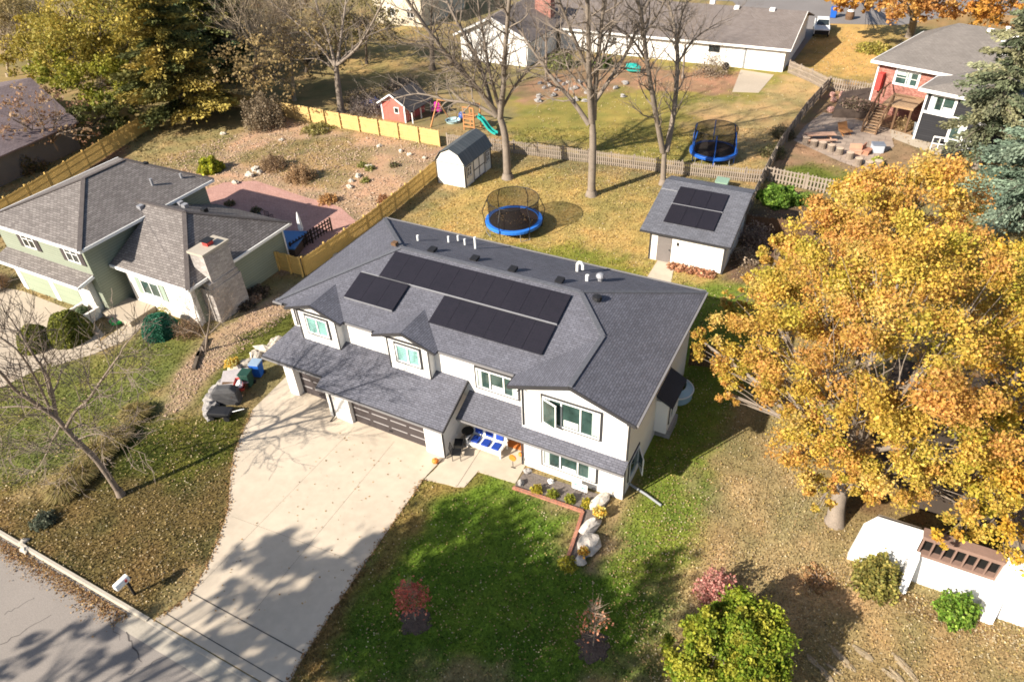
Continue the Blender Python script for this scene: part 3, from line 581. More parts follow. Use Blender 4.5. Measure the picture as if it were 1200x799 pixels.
# ---------------------------------------------------------------- white terrace house at the right
T=thing('terrace_house','low white masonry house front with buttresses, brown barred window and dark slatted roof','house',(12.5,3,0),world=True)
m=M(); m.prism([(9.25,1.25,0),(11.45,1.25,0),(11.45,1.25,2.82),(9.75,1.25,2.78),(9.38,1.25,2.1)],(0,.35,0)); m.prism([(11.452,1.25,0),(14.3,1.25,0),(14.3,1.25,1.7),(11.452,1.25,1.7)],(0,.35,0))
m.prism([(14.302,.9,0),(22,.9,0),(22,.9,3.2),(14.7,.9,3.2),(14.302,.9,2.7)],(0,.7,0)); m.build('wall',terr,T)
m=M()
for xb,w_ in ((11.32,.3),(14.35,.42)): m=M(); m.prism([(xb,.45,0),(xb,1.248,0),(xb,1.248,1.9),(xb,.95,1.75)],(w_,0,0)); m.build('buttress',terr,T)
pass
m=M(); m.box(11.46,14.29,1.2,1.7,2.72,2.9); m.box(11.46,14.29,1.22,1.6,1.702,1.86)
for k in range(8): xk=11.5+k*.39; m.box(xk,xk+.06,1.24,1.34,1.862,2.718)
f=m.build('window',mat('brown_frame',(.22,.14,.11),.8),T); m=M(); m.box(11.47,14.28,1.5,1.56,1.862,2.718); m.build('pane',mat('dark_screen',(.012,.012,.012),.4),f)
m=M(); m.box(9.8,11.42,1.62,1.9,2.5,2.62); m.slab([(14.4,1.7,3.0),(22,1.7,3.0),(22,8,3.6),(14.4,8,3.6)],.2); m.slab([(12.6,4.2,2.3),(14.35,4.2,2.3),(14.35,9,2.3),(12.6,9,2.3)],.15)
for k in range(9): m.box(12.5+k*.9,12.6+k*.9,4.0 if k<2 else 1.7,9,3.72 if k>1 else 2.42,3.82 if k>1 else 2.5)
m.build('roof',mat('grey_deck_roof',(.2,.165,.13),.9,.2,.8,.15,6),T)
m=M(); m.box(9.6,22,5.5,14,0,2.0); m.build('rear_wall',mat('dark_brown_siding',(.06,.045,.035),.85),T)
# ---------------------------------------------------------------- long white house behind
B_=thing('ranch_house','long white single storey house with weathered brown roof behind bare trees','house',(-20,70,0),world=True)
m=M(); m.box(-34,-5.9,67,82,-.5,2.7); m.prism([(-5.9,67,2.7),(-5.9,82,2.7),(-5.9,74.5,4.85)],(-.2,0,0)); m.prism([(-44,58.5,-.3),(-34.6,58.5,-.3),(-34.6,58.5,3.3),(-39.3,58.5,5.4),(-44,58.5,3.3)],(0,8.49,0)); m.build('wall',white,B_)
m=M(); zz=2.72; m.slab([(-40,66.4,zz),(-5.3,66.4,zz),(-5.3,74.5,4.95),(-40,74.5,4.95)]); m.slab([(-5.3,82.6,zz),(-40,82.6,zz),(-40,74.5,4.95),(-5.3,74.5,4.95)])
m.slab([(-44.7,58,3.15),(-39.3,58,5.55),(-39.3,72,5.55),(-44.7,72,3.15)][::-1]); m.slab([(-33.9,58,3.15),(-39.3,58,5.55),(-39.3,72,5.55),(-33.9,72,3.15)]); m.build('roof',shingleW,B_)
m=M()
for p,q in (((-34,66.36,zz),(-5.3,66.36,zz)),((-5.27,66.4,zz),(-5.27,74.5,4.95)),((-44.7,57.96,3.15),(-39.3,57.96,5.55)),((-33.9,57.96,3.15),(-39.3,57.96,5.55))): m.bar(Vector(p)-Vector((0,0,.1)),Vector(q)-Vector((0,0,.1)),.06,.24)
m.build('white_trim',trimw,B_)
m=M(); m.box(-10.2,-6.5,66.93,66.998,-.4,2.3); g=m.build('garage_door',mat('white_panel_door',(.72,.71,.69),.6),B_); m=M(); m.box(-10.5,-10.3,66.9,66.998,-.5,2.6); m.build('downspout',grey,B_)
window(B_,(-14.7,67,1.5),X_,NY,1.3,.7,2,trim=None,frame=dark,pane=glassd); window(B_,(-27.6,67,1.2),X_,NY,1.4,.9,2,trim=None,pane=glassd,muntin=1); window(B_,(-5.9,70,1.0),Y_,X_,1.2,1.1,2,trim=None,pane=glassd)
m=M(); m.box(-37.4,-35.2,66.5,67.8,3,6.4); m.build('chimney',rbrick,B_)
for x,y in ((-17,76),(-9.3,74.2),(-13.5,74)):
    m=M(); z=4.6; m.box(x-.3,x+.3,y-.3,y+.3,z,z+.5); m.build('roof_vent',trimw,B_)
# ---------------------------------------------------------------- brick house
K=thing('brick_house','red brick house with grey hip roof and black lower wing beside a wooden deck','house',(3.45,57.2,0),world=True)
m=M(); m.box(4.0,19,58,69,0,4.85); m.build('wall',rbrick,K)
m=M(); m.box(10.3,19.4,53.6,57.99,-.6,4.4); m.build('wing_wall',mat('black_siding',(.022,.022,.026),.7,.05,.5,.05,9,(9,.2,.014,(.03,.03,.034),(.012,.012,.013),.5),.2),K)
m=M(); ze=5.0; e=[(3.4,57.2,ze),(20,57.2,ze),(20,70,ze),(3.4,70,ze)]; p1=(7.4,66.6,7.1); p2=(20,66.6,7.1)
m.slab([e[0],e[1],p2,p1]); m.slab([e[2],e[3],p1,p2]); m.slab([e[3],e[0],p1])
wz=4.75; m.slab([(9.65,52.8,wz),(20.2,52.8,wz),(14.9,57.1,6.0)]); m.slab([(9.65,59.0,wz),(9.65,52.8,wz),(14.9,57.1,6.0),(14.9,63.2,6.0)]); m.slab([(20.2,52.8,wz),(20.2,61.6,wz),(14.9,63.2,6.0),(14.9,57.1,6.0)]); m.build('roof',shingleG,K)
m=M()
for p,q in ((e[0],e[1]),(e[0],e[3]),((9.65,52.8,wz),(20.2,52.8,wz)),((9.65,52.8,wz),(9.65,58.2,wz))): m.bar(Vector(p)-Vector((0,0,.1)),Vector(q)-Vector((0,0,.1)),.08,.26)
m.box(3.9,4.05,57.9,57.998,0,4.8); m.box(10.2,10.35,53.5,53.598,-.5,4.5); m.bar((10.3,53.58,2.62),(19.4,53.58,2.62),.04,.22); m.bar((9.9,58.6,5.1),(14.5,63.0,6.1),.12,.05); m.build('white_trim',trimw,K)
window(K,(5.75,58,3.1),X_,NY,2.1,1.25,2,trim=trimw,tw=.12,muntin=1); window(K,(10.8,53.6,2.9),X_,NY,1.9,1.3,2,trim=trimw,tw=.15); window(K,(13.0,53.6,.5),X_,NY,1.1,1.5,1,trim=trimw,tw=.15)
m=M(); m.tube([(12.2,64.5,6),(12.2,64.5,7.9)],.22,8); m.build('flue',trimw,K)
for x,y,z in ((10.5,66,6.9),(12.9,65.6,6.9),(13.2,62.3,5.95)):
    m=M(); m.box(x-.25,x+.25,y-.25,y+.25,z-.1,z+.25); m.build('roof_vent',trimw,K)
m=M(); m.box(4.3,4.8,57.3,57.99,2.3,3.9); m.build('utility_cabinet',redp,K); K.rotation_euler.z=rad(-18)
D=thing('wooden_deck','raised wooden deck with railed stairs at the red brick house','deck',(7.5,56,0),world=True)
m=M(); m.box(5.9,8.69,54.6,57.98,2.1,2.3); m.build('platform',deckW,D)
for x,y in ((6.0,54.7),(7.3,54.7),(8.55,54.7)): m=M(); m.box(x-.09,x+.09,y-.09,y+.09,0,2.1); m.build('leg',brownW,D)
m=M(); n=11
for i in range(n): t=i/n; m.box(5.3+.1*i/n,6.5+.1*i/n,52.6+2.6*t,52.6+2.6*t+.3,2.1*t,2.1*t+.06)
m.bar((5.35,52.5,.0),(5.35,55.4,2.15),.08,.25); m.bar((6.55,52.5,.0),(6.55,55.4,2.15),.08,.25); m.build('stairs',deckW,D)
m=M()
for x in (5.3,6.6):
    m.bar((x,52.5,1.0),(x,55.2,3.2),.12,.12); 
    for t in (0,.33,.66,1): m.bar((x,52.5+2.7*t,2.2*t),(x,52.5+2.7*t,1.0+2.2*t),.12)
m.bar((5.3,55.2,3.2),(5.3,57.9,3.2),.1); m.bar((5.3,56.5,2.2),(5.3,56.5,3.2),.12); m.bar((6.6,54.65,3.2),(8.6,54.65,3.2),.1); m.build('railing',brownW,D)
D.rotation_euler.z=rad(-14); D.location.y-=1.5; D.location.x-=.2
# terrace bed in front of the brick house
m=M(); m.prism([tuple(G(u,v))[:2]+(0,) for u,v in [(975,138),(985,118),(1020,112),(1030,125),(1022,140)]],(0,0,.9)); struct('garden_bed',m,mulch)
# ---------------------------------------------------------------- far houses
F=thing('purple_roof_house','low house with broad purple brown roof beyond the board fence','house',(-75,12,0),world=True)
ez=2.7; m=M(); m.slab([(-63.5,4,ez),(-65.0,19.5,ez),(-74.5,22,5.2),(-75.5,4,5.2)]); m.slab([(-75.5,4,5.2),(-74.5,22,5.2),(-86,24,ez),(-88,4,ez)]); m.build('roof',mat('purple_brown_shingles',(.15,.115,.12),.95,.2,.5,.15,8,(.4,.2,.015,(.19,.15,.155),(.09,.07,.07),.5),.3),F)
m=M(); m.prism([(-64.2,4.5,0),(-65.6,19,0),(-85,23,0),(-87,4.5,0)],(0,0,2.6)); m.build('wall',mat('dim_grey_siding',(.10,.10,.105),.8),F); m=M(); m.box(-64.4,-63.9,7.6,8.6,.9,2.2); m.build('window',trimw,F)
Q=thing('cream_house','cream house with dark roof at the far edge of the lawn','house',(-61,75,0),world=True)
m=M(); m.box(-66,-57.4,70,82,0,4.4); m.build('wall',mat('cream_siding',(.62,.55,.42),.8,.06,.4,.04,6),Q); m=M(); m.slab([(-67,69.3,4.3),(-56.7,69.3,4.3),(-56.7,76,6.6),(-67,76,6.6)]); m.slab([(-56.7,82.7,4.3),(-67,82.7,4.3),(-67,76,6.6),(-56.7,76,6.6)]); m.build('roof',shingleG,Q)
window(Q,(-63.5,70,1.2),X_,NY,1.4,1.2,2,trim=None,pane=glassd); window(Q,(-60,70,1.2),X_,NY,1.2,1.2,2,trim=None,pane=glassd)
# ---------------------------------------------------------------- sheds
sh=thing('gambrel_shed','white barn shed with dark metal gambrel roof near the board fence','shed',(-26.1,28.7,0),world=True)
pr=[(-27.55,0),(-24.7,0),(-24.7,2.05),(-25.25,2.85),(-26.12,3.25),(-27.0,2.85),(-27.55,2.05)]
m=M(); m.prism([(x,26.4,z) for x,z in pr],(0,4.6,0)); m.build('wall',mat('cream_white_shed',(.76,.73,.66),.7,.04,.6,.04,9),sh)
metal=mat('dark_metal_roof',(.075,.085,.09),.5,.1,.8,.05,8,(.42,9,.03,(.1,.11,.115),(.04,.045,.05),0),.4,spec=.5)
m=M(); tp=[(-24.55,1.98),(-25.2,2.93),(-26.12,3.36),(-27.04,2.93),(-27.7,1.98)]
for (a,b),(c,d) in zip(tp,tp[1:]): m.prism([(a,26.25,b),(a,31.15,b),(c,31.15,d),(c,26.25,d)],(0,0,.06))
m.build('roof',metal,sh)
m=M(); m.box(-27.56,-24.69,26.37,26.398,2.02,2.06); m.box(-27.58,-27.5,26.37,26.398,0,2.05); m.box(-24.76,-24.68,26.37,26.398,0,2.05); m.box(-24.698,-24.66,26.4,26.5,0,2.0); m.box(-24.698,-24.66,30.9,31,0,2); m.build('dark_trim',dark,sh)
m=M(); m.box(-24.698,-24.65,27.8,29.7,.1,1.9); 
d=m.build('double_door',trimw,sh); m=M()
for y0_ in (27.78,28.72,29.68): m.box(-24.645,-24.62,y0_,y0_+.07,.1,1.9)
m.box(-24.645,-24.62,27.85,29.68,1.0,1.07); m.box(-24.645,-24.62,27.85,29.68,.1,.16); m.build('dark_trim',dark,d)
window(sh,(-24.7,26.75,.85),Y_,X_,.7,.9,2,pane=glassd,tw=.05,muntin=1); window(sh,(-24.7,30.05,.85),Y_,X_,.65,.9,2,pane=glassd,tw=.05,muntin=1)
s2=thing('solar_shed','white garden shed with grey shingle roof carrying six solar panels','shed',(-4,24,0),world=True)
m=M(); m.prism([(-6.65,21.65,0),(-6.65,27.6,0),(-6.65,27.6,3.35),(-6.65,26.4,3.62),(-6.65,21.65,2.48)],(5.25,0,0)); m.build('wall',mat('stucco_white',(.76,.72,.66),.8,.05,.6,.05,10),s2)
zs=lambda y:2.5+.258*(y-21.45)
m=M(); m.slab([(-7.35,21.2,zs(21.2)),(-1.05,21.2,zs(21.2)),(-1.05,26.7,zs(26.7)),(-7.35,26.7,zs(26.7))],.12); m.slab([(-1.05,28.2,zs(25.3)),(-7.35,28.2,zs(25.3)),(-7.35,26.7,zs(26.7)),(-1.05,26.7,zs(26.7))],.12); m.build('roof',shingle2,s2)
m=M(); m.bar((-7.35,21.17,zs(21.2)-.06),(-1.05,21.17,zs(21.2)-.06),.05,.14); m.bar((-1.02,21.2,zs(21.2)-.06),(-1.02,26.7,zs(26.7)-.06),.05,.14); m.box(-1.5,-1.36,21.6,21.648,0,2.35); m.box(-6.7,-6.6,21.6,21.648,0,2.35); m.build('fascia',dark,s2)
sv=Vector((0,1,.258)).normalized(); sn=Vector((0,-.258,1)).normalized()
for i in range(3):
    for j in range(2):
        O=Vector((-6.05+i*1.18,22.3+j*1.9,zs(22.3+j*1.9)))+sn*.08; m=M(); m.fbox(O,X_,sv,sn,.012,1.168,.012,1.93,0,.04); m.build('solar_panel',pv,s2)
m=M(); O=Vector((-6.1,24.2,zs(24.2))); m.fbox(O,X_,sv,sn,0,3.65,-.005,.03,.03,.125); O=Vector((-7.3,25.6,zs(25.6))); m.fbox(O,X_,sv,sn,0,1.2,-.03,.03,.0,.05); m.build('mounting_rail',rail,s2)
m=M(); m.box(-6.12,-5.12,21.6,21.648,.04,2.08); d=m.build('door',mat('grey_shed_door',(.17,.15,.14),.6),s2); m=M(); m.blob((-5.22,21.58,1.05),.05,0); m.build('handle',black,d)
m=M(); m.box(-4.75,-4.6,21.6,21.648,1.5,1.75); m.box(-4.75,-4.6,21.6,21.648,2.1,2.16); m.build('wall_lamp',black,s2)
window(s2,(-1.4,23.4,1.3),Y_,X_,.9,.8,1,pane=glassd,tw=.05)
# ---------------------------------------------------------------- fences
def fence(name,label,pts,h,mt,sp=.145,wd=.125,post=2.4,pmt=None,side=1,gap=.0,group=None,top=None,pointed=False):
    pts=[Vector((p[0],p[1],0)) for p in pts]; c=pts[len(pts)//2]; t=thing(name,label,'fence',c,world=True,group=group); rr=random.Random(len(label))
    for a,b in zip(pts,pts[1:]):
        L_=(b-a).length; d=(b-a)/L_; n=Vector((-d.y,d.x,0))*side; m=M(); k=int(L_/sp)
        for i in range(k):
            s=(i+.5)*L_/k; hh=h+rr.uniform(-.05,.05); o=a+d*s; zb=.03
            if pointed: m.prism([o-d*wd/2+Vector((0,0,zb)),o+d*wd/2+Vector((0,0,zb)),o+d*wd/2+Vector((0,0,hh-.08)),o+Vector((0,0,hh)),o-d*wd/2+Vector((0,0,hh-.08))],n*.02)
            else: m.fbox(o,d,(0,0,1),n,-wd/2,wd/2,zb,hh,rr.uniform(0,.006),.022)
        for z in (.25,h*.55,h-.22): m.fbox(a-n*.045,d,(0,0,1),n,0,L_,z,z+.09,0,.043)
        m.build('picket_panel',mt,t); k=max(1,round(L_/post))
        for i in range(k+1 if b==pts[-1] else k):
            o=a+d*(L_*i/k)-n*.1; p=M(); p.fbox(o,d,(0,0,1),n,-.055,.055,0,h+.06,-.055,.053); p.build('post',pmt or mt,t)
    return t
fence('board_fence','golden board fence running behind the sage house to the trees',[(-56.5,0),(-58.6,9),(-61.2,18.5),(-63.2,25.5)],1.7,pinemid,side=-1)
fence('board_fence','new pale pine fence behind the gravel yard and red playhouse',[(-64,34.2),(-52.2,33.8),(-43.8,33.5),(-31.6,33.3)],1.6,pineW,side=1)
fence('board_fence','golden pine fence dividing gravel yard from the mown back yard',[(-28.6,31.8),(-28.4,27.7),(-28.1,22.5),(-27.9,16.5),(-28.2,9.6)],1.5,pinemid,side=1)
fence('board_fence','short golden gate fence between the sage house and dark roofed house',[(-30.5,9.4),(-28.35,9.45)],1.55,pinemid,post=1.1,side=1)
gr='grey picket fences of the back yards'
fence('picket_fence','grey picket fence behind the three bare trees and trampoline',[(-31,33.6),(-26.7,34.3),(-17,35.2),(-8.6,36.0),(-3.3,36.7),(-1.9,37.0)],1.25,greyW,sp=.18,wd=.1,side=-1,group=gr)
fence('picket_fence','old dark picket fence climbing from the shed to the brick house garden',[(-1.7,30),(-1.9,37),(-1.9,44),(-1.3,54),(-.4,62)],1.4,greyW,sp=.15,wd=.11,side=1,group=gr)
fence('picket_fence','grey pointed picket fence with wide gaps beyond the green shrub',[(-1.9,37.6),(1.5,37.2),(4.8,36.8),(10,37)],1.35,greyW,sp=.27,wd=.14,side=-1,pointed=True,group=gr)
fence('picket_fence','short picket fence between long white house and brick garden',[(-5.3,67),(-2.5,64.6),(-.4,62.2)],1.4,greyW,sp=.2,wd=.12,side=-1,group=gr)
fence('picket_fence','short picket fence ending at the red brick wall',[(-.3,62.6),(3.9,62)],1.4,greyW,sp=.24,wd=.12,side=-1,group=gr)
fence('plank_fence','dark brown plank fence beside the solar shed',[(-1.3,28.2),(3.4,28.9)],1.4,brownW,side=-1)
fence('plank_fence','brown plank fence under the maple at the house corner',[(-.65,11.2),(3.5,12.2)],1.6,brownW,side=-1)
fence('plank_fence','dark railing fence beside the blue covered tub',[tuple(G(342,300))[:2],tuple(G(388,270))[:2]],1.1,mat('black_brown_wood',(.03,.022,.018),.8),sp=.3,wd=.12,side=1)
# ---------------------------------------------------------------- trees
def grow(m,p,d,L,r,lvl,rng,n,kids_,up=.12,ends=None,ang=(28,58),rmin=.007):
    seg=4 if lvl>1 else 3; pts=[p]; rs=[r]; q=p.copy(); dd=d.copy()
    for i in range(seg):
        dd=(dd+Vector((rng.gauss(0,.16),rng.gauss(0,.16),rng.gauss(0,.12)+up))).normalized(); q=q+dd*(L/seg); pts.append(q); rs.append(max(rmin*.7,r*(1-.72*(i+1)/seg)))
    m.tube(pts,rs,5 if r>.05 else (4 if r>.02 else 3),cap=False)
    if lvl<=0:
        if ends is not None: ends.append(pts[-1]); ends.append(pts[-2])
        return
    for k in range(kids_[lvl-1]):
        t=rng.uniform(.3,1) if k else 1; f=t*seg; i=min(int(f),seg-1); o=pts[i].lerp(pts[i+1],f-i); ro=rs[i]+(rs[i+1]-rs[i])*(f-i)
        bd=(pts[i+1]-pts[i]).normalized(); a=rad(rng.uniform(*ang))*(.5 if k==0 else 1); ax=bd.orthogonal().normalized(); ax.rotate(Matrix.Rotation(rng.uniform(0,6.28),3,bd)); nd=bd.copy(); nd.rotate(Matrix.Rotation(a,3,ax))
        grow(m,o,nd,L*rng.uniform(.45,.72),max(rmin,min(ro*.8,r*.55)),lvl-1,rng,n,kids_,up,ends,ang,rmin)
def limbpath(m,pts,r0,r1,n=7):
    P=[pts[0]]
    for i in range(len(pts)-1):
        p0=pts[max(i-1,0)];p1=pts[i];p2=pts[i+1];p3=pts[min(i+2,len(pts)-1)]
        for k in range(1,4):
            t=k/3; P.append(.5*((2*p1)+(p2-p0)*t+(2*p0-5*p1+4*p2-p3)*t*t+(3*p1-p0-3*p2+p3)*t**3))
    rs=[r0+(r1-r0)*(i/(len(P)-1))**.8 for i in range(len(P))]; m.tube(P,rs,n,cap=False); return P,rs
def bare_tree(label,base,trunk,limbs,r0,seed,mt=bark,dens=1.0,group=None,spread=.4,name='bare_tree',twl=1.0,kids_=(4,4,4),tr1=.6,lean=True,rmin=.007):
    """trunk and limbs are pixel polylines followed as real branches with their own depth"""
    rng=random.Random(seed); b=Vector(base); t=thing(name,label,'tree',b,group=group,world=True); m=M()
    tp=[b-Vector((0,0,.1))]+[onplane(u,v,b) for u,v in trunk[1:]]
    P,rs=limbpath(m,[tp[0],tp[0].lerp(tp[1],.12)]+tp[1:],r0*1.05,r0*tr1,9); m.tube([b-Vector((0,0,.1)),b+Vector((0,0,.12)),b+Vector((0,0,.5))],[r0*1.5,r0*1.25,r0*.98],9,cap=False)
    m.build('trunk',mt,t,smooth=True); m=M(); br=M()
    for li,(px,ra) in enumerate(limbs):
        off=rng.uniform(-1,1); s=rng.choice((-1,1)); pts=[]; p0=onplane(*px[0],b); acc=0
        for i,(u,v) in enumerate(px):
            q=onplane(u,v,b); acc=(q-p0).length; pts.append(onplane(u,v,b,s*acc*spread*(.5+.5*abs(off))))
        LP,LR=limbpath(m,pts,ra,max(.02,ra*(.4 if rmin>.01 else .25)),7); tot=sum((LP[i+1]-LP[i]).length for i in range(len(LP)-1)); n=int(tot*dens)
        for k in range(n):
            f=(.12+.88*(k+.5)/n)*(len(LP)-1); i=min(int(f),len(LP)-2); o=LP[i].lerp(LP[i+1],f-i); bd=(LP[i+1]-LP[i]).normalized(); ax=bd.orthogonal().normalized(); ax.rotate(Matrix.Rotation(k*2.4+rng.uniform(-.4,.4),3,bd)); nd=bd.copy(); nd.rotate(Matrix.Rotation(rad(rng.uniform(30,62)),3,ax))
            grow(br,o,nd,rng.uniform(1.3,3.0)*twl*(1.15-.4*f/len(LP)),min(LR[i]*.6,.07)*twl,2,rng,4,kids_[:2],.1,None,rmin=rmin)
        grow(br,LP[-1],(LP[-1]-LP[-2]).normalized(),2.2*twl,LR[-1]*.9,2,rng,4,kids_[:2],.1,None,rmin=rmin)
    m.build('limb',mt,t,smooth=True); br.build('crown',mt,t,smooth=False); return t
bare_tree('tall bare tree with wide spreading limbs beside the barn shed',G(595,209),[(595,209),(592,160),(585,135)],[([(586,138),(590,100),(592,60),(597,0),(603,-70),(600,-150)],0.286),([(583,135),(560,105),(535,78),(505,40),(470,-10),(440,-60),(415,-120)],0.247),([(582,137),(555,122),(525,118),(490,110),(455,118)],0.169),([(588,128),(608,95),(635,72),(668,60)],0.143),([(578,128),(560,70),(535,25),(512,-30),(495,-110)],0.182),([(586,130),(575,90),(568,50),(560,0),(556,-90)],0.169),([(584,132),(545,85),(520,60),(470,50)],0.130)],.42,1,barkp,dens=2.1)
bare_tree('bare tree with a straight double stem in the middle of the back fence',G(693,229),[(693,229),(695,170),(694,140)],[([(694,143),(691,100),(690,50),(688,-10),(684,-70),(688,-150)],0.286),([(696,140),(698,100),(703,50),(708,0),(718,-60),(730,-130)],0.234),([(690,146),(672,120),(650,95),(632,70),(612,40),(590,10)],0.221),([(697,120),(720,85),(738,55),(752,20),(770,-20),(790,-80)],0.182),([(692,90),(675,50),(655,0),(638,-40),(625,-100)],0.156),([(698,90),(715,40),(722,0)],0.130),([(691,110),(668,85),(660,55)],0.104)],.40,2,barkp,dens=2.1)
bare_tree('forked bare tree with two slender stems behind the solar shed',G(777,216),[(777,216),(778,190),(779,176)],[([(777,178),(768,130),(758,70),(752,20),(738,-40),(730,-110)],0.260),([(781,178),(790,130),(794,70),(790,30),(775,-30),(765,-100)],0.260),([(757,70),(735,40),(700,20)],0.117),([(794,75),(815,45),(845,25)],0.104),([(755,40),(775,10),(792,-40),(805,-100)],0.104),([(792,55),(800,15),(815,-20)],0.104)],.3,3,barkp,dens=2.2)
bare_tree('slender bare tree on the brown lawn near the mailbox',G(142,580),[(142,580),(115,541),(85,511),(64,487)],[([(66,489),(36,469),(18,457),(0,436),(-30,415)],0.115),([(66,489),(61,460),(54,439),(39,415),(20,385)],0.101),([(77,502),(88,482),(102,470),(115,451),(132,427),(141,415)],0.081),([(70,492),(50,480),(20,476),(-20,480)],0.068),([(80,506),(98,496),(106,504)],0.041),([(60,482),(40,440),(20,410),(0,395)],0.068),([(100,526),(75,520),(45,525)],0.041),([(72,496),(62,515),(50,540)],0.047),([(90,515),(112,508),(128,512)],0.041)],.17,4,bark,dens=2.5,rmin=.013,twl=.85,tr1=.62,kids_=(4,5,4))
bare_tree('broad bare tree with pale limbs behind the pine fence',G(400,132),[(400,132),(396,100),(394,78)],[([(394,80),(375,55),(345,25),(320,5)],.2),([(393,78),(385,45),(372,10),(365,-20)],.2),([(395,78),(400,40),(405,5),(408,-30)],.2),([(396,76),(420,55),(440,20),(455,-10)],.18),([(394,85),(375,70),(352,70)],.1),([(398,72),(432,42),(470,30)],.12)],.42,5,barkp,dens=1.6,spread=.6)
bare_tree('dark bare tree on the far lawn near the white gable',G(507,82),[(507,82),(506,55),(505,38)],[([(505,42),(490,15),(478,-15)],.16),([(505,40),(506,5),(510,-25)],.16),([(506,40),(525,20),(545,-10)],.14),([(504,48),(480,48),(455,38)],.08)],.4,6,barkd,dens=1.4,spread=.6)
bt='bare trees of the wooded corner'
for i,(b,tp,h,r_,mt_,lab) in enumerate([((300,112),(300,50),0,.25,mat('tan_bark',(.33,.26,.18),.9,.2,1.5,.2,10),'tan twiggy bare tree beside the dark cedar'),((345,118),(340,60),0,.22,MATS['tan_bark'],'bushy tan bare tree between cedar and pale limbed tree'),((275,60),(285,5),0,.22,MATS['tan_bark'],'hazy tan bare tree rising behind the cedar'),((330,70),(335,15),0,.22,MATS['tan_bark'],'hazy tan bare tree at the edge of the woods'),((40,110),(32,60),0,.25,MATS['tan_bark'],'grey bare tree beyond the purple roof'),((10,90),(5,40),0,.22,MATS['tan_bark'],'grey bare tree at the end of the purple roof'),((60,60),(55,10),0,.22,MATS['tan_bark'],'tan bare tree between the yellow olive tree and the purple roof'),((395,70),(392,20),0,.2,MATS['tan_bark'],'grey bare tree behind the pale limbed tree'),((430,75),(428,40),0,.2,barkd,'small bare tree in front of the cream house'),((640,95),(640,40),0,.2,bark,'thin bare tree by the white gable corner'),((800,92),(803,52),0,.15,bark,'small grey bare tree against the long white wall')]):
    rng=random.Random(50+i); u,v=b; u2,v2=tp; L=v-v2; lim=[]
    for k in range(7): a=(k-3)/3; lim.append(([(u2+rng.uniform(-2,2),v2+L*.15),(u2+a*L*.35,v2-L*.2),(u2+a*L*.75+rng.uniform(-5,5),v2-L*rng.uniform(.35,.8))],r_*.4))
    if 'small' in lab or 'thin' in lab: lim=lim[1::2]
    bare_tree(lab,G(*b),[b,((u+u2)/2,(v+v2)/2),tp],lim,r_,60+i,mt_,dens=2.6 if ('tan' in lab or 'grey bare' in lab) else 1.6,group=bt,spread=.7,twl=1.15 if 'tan' in lab else 1)
# leafy trees
def px3(u,v,z): q=G(u,v,z); return (q.x,q.y,q.z)
def leafy(label,base,lobes,pal,r0,seed,leaf=.13,per=5200,mt=bark,name='leafy_tree',cat='tree',clump=.24,top=None,group=None,gap=.35,wts=None,nclump=None):
    rng=random.Random(seed); nr=np.random.default_rng(seed); b=Vector(base); t=thing(name,label,cat,b,group=group,world=True); m=M()
    cen=sum((Vector(l[:3])*l[3]**2 for l in lobes),Vector())/sum(l[3]**2 for l in lobes); zmin=min(l[2]-l[3] for l in lobes); fork=b.lerp(Vector((cen.x,cen.y,0)),.3); fork.z=max(.8,b.z+min(cen.z*.42,zmin+1.2))
    m.tube([b-Vector((0,0,.1)),b+Vector((0,0,.15)),b.lerp(fork,.3),b.lerp(fork,.7)+Vector((.06,.05,0)),fork],[r0*1.45,r0*1.1,r0*.92,r0*.82,r0*.75],9,cap=False); m.build('trunk',mt,t,smooth=True); m=M(); Cs=[];Cc_=[]
    for li,(x,y,z,r) in enumerate(lobes):
        c=Vector((x,y,z)); mid=fork.lerp(c,.5)+Vector((rng.gauss(0,.25),rng.gauss(0,.25),.35)); rl=r0*.42
        m.tube([fork,fork.lerp(mid,.5)+Vector((0,0,.15)),mid,mid.lerp(c,.6),c],[rl,rl*.85,rl*.7,rl*.5,rl*.35],6,cap=False)
        K_=nclump or int(18*r*r/4+12)
        for k in range(K_):
            d=Vector((rng.gauss(0,1),rng.gauss(0,1),rng.gauss(0,1)+.25)).normalized(); e=c+d*r*rng.uniform(.45,1.05)**.7*Vector((1,1,.85)).length/1.66
            ax_=rng.random(); o=fork.lerp(mid,ax_*.9).lerp(mid.lerp(c,ax_),.72)+Vector((rng.gauss(0,.2),rng.gauss(0,.2),rng.gauss(0,.15)))*r*.3; mm=o.lerp(e,.5)+Vector((rng.gauss(0,.12),rng.gauss(0,.12),rng.gauss(0,.1)))*r*.4
            if rng.random()<.45: m.tube([o,mm,e],[rl*.16+.008,rl*.1+.006,.006],4,cap=False)
            if gap>0 and (rng.random()<gap*.3 or mnoise.noise(e*.55+Vector((seed,0,0)))<-.22): continue
            n=int(per/len(lobes)/K_*rng.uniform(.35,1.8)*(r*r*len(lobes)/sum(l[3]**2 for l in lobes))); 
            q=nr.normal(size=(max(n,3),3))*np.array([1,1,.72])*clump*r*rng.uniform(.5,1.0)*.62+np.array(e); Cs.append(q)
            base_c=np.array(pal[rng.choices(range(len(pal)),wts)[0]])*rng.uniform(.78,1.2); cc=np.array([pal[j] for j in rng.choices(range(len(pal)),wts,k=len(q))]); Cc_.append((.6*base_c+.4*cc)*(1+.16*nr.normal(size=(len(q),1))))
    m.build('limb',mt,t,smooth=True); c=np.concatenate(Cs); cc=np.clip(np.concatenate(Cc_),.004,1); k=c[:,2]>.08; leafobj('crown',c[k],leaf,cc[k],leafm,t,rng=nr); return t
GOLD=[(.54,.36,.06),(.55,.31,.075),(.5,.39,.065),(.38,.345,.042),(.53,.26,.08),(.6,.45,.14)]
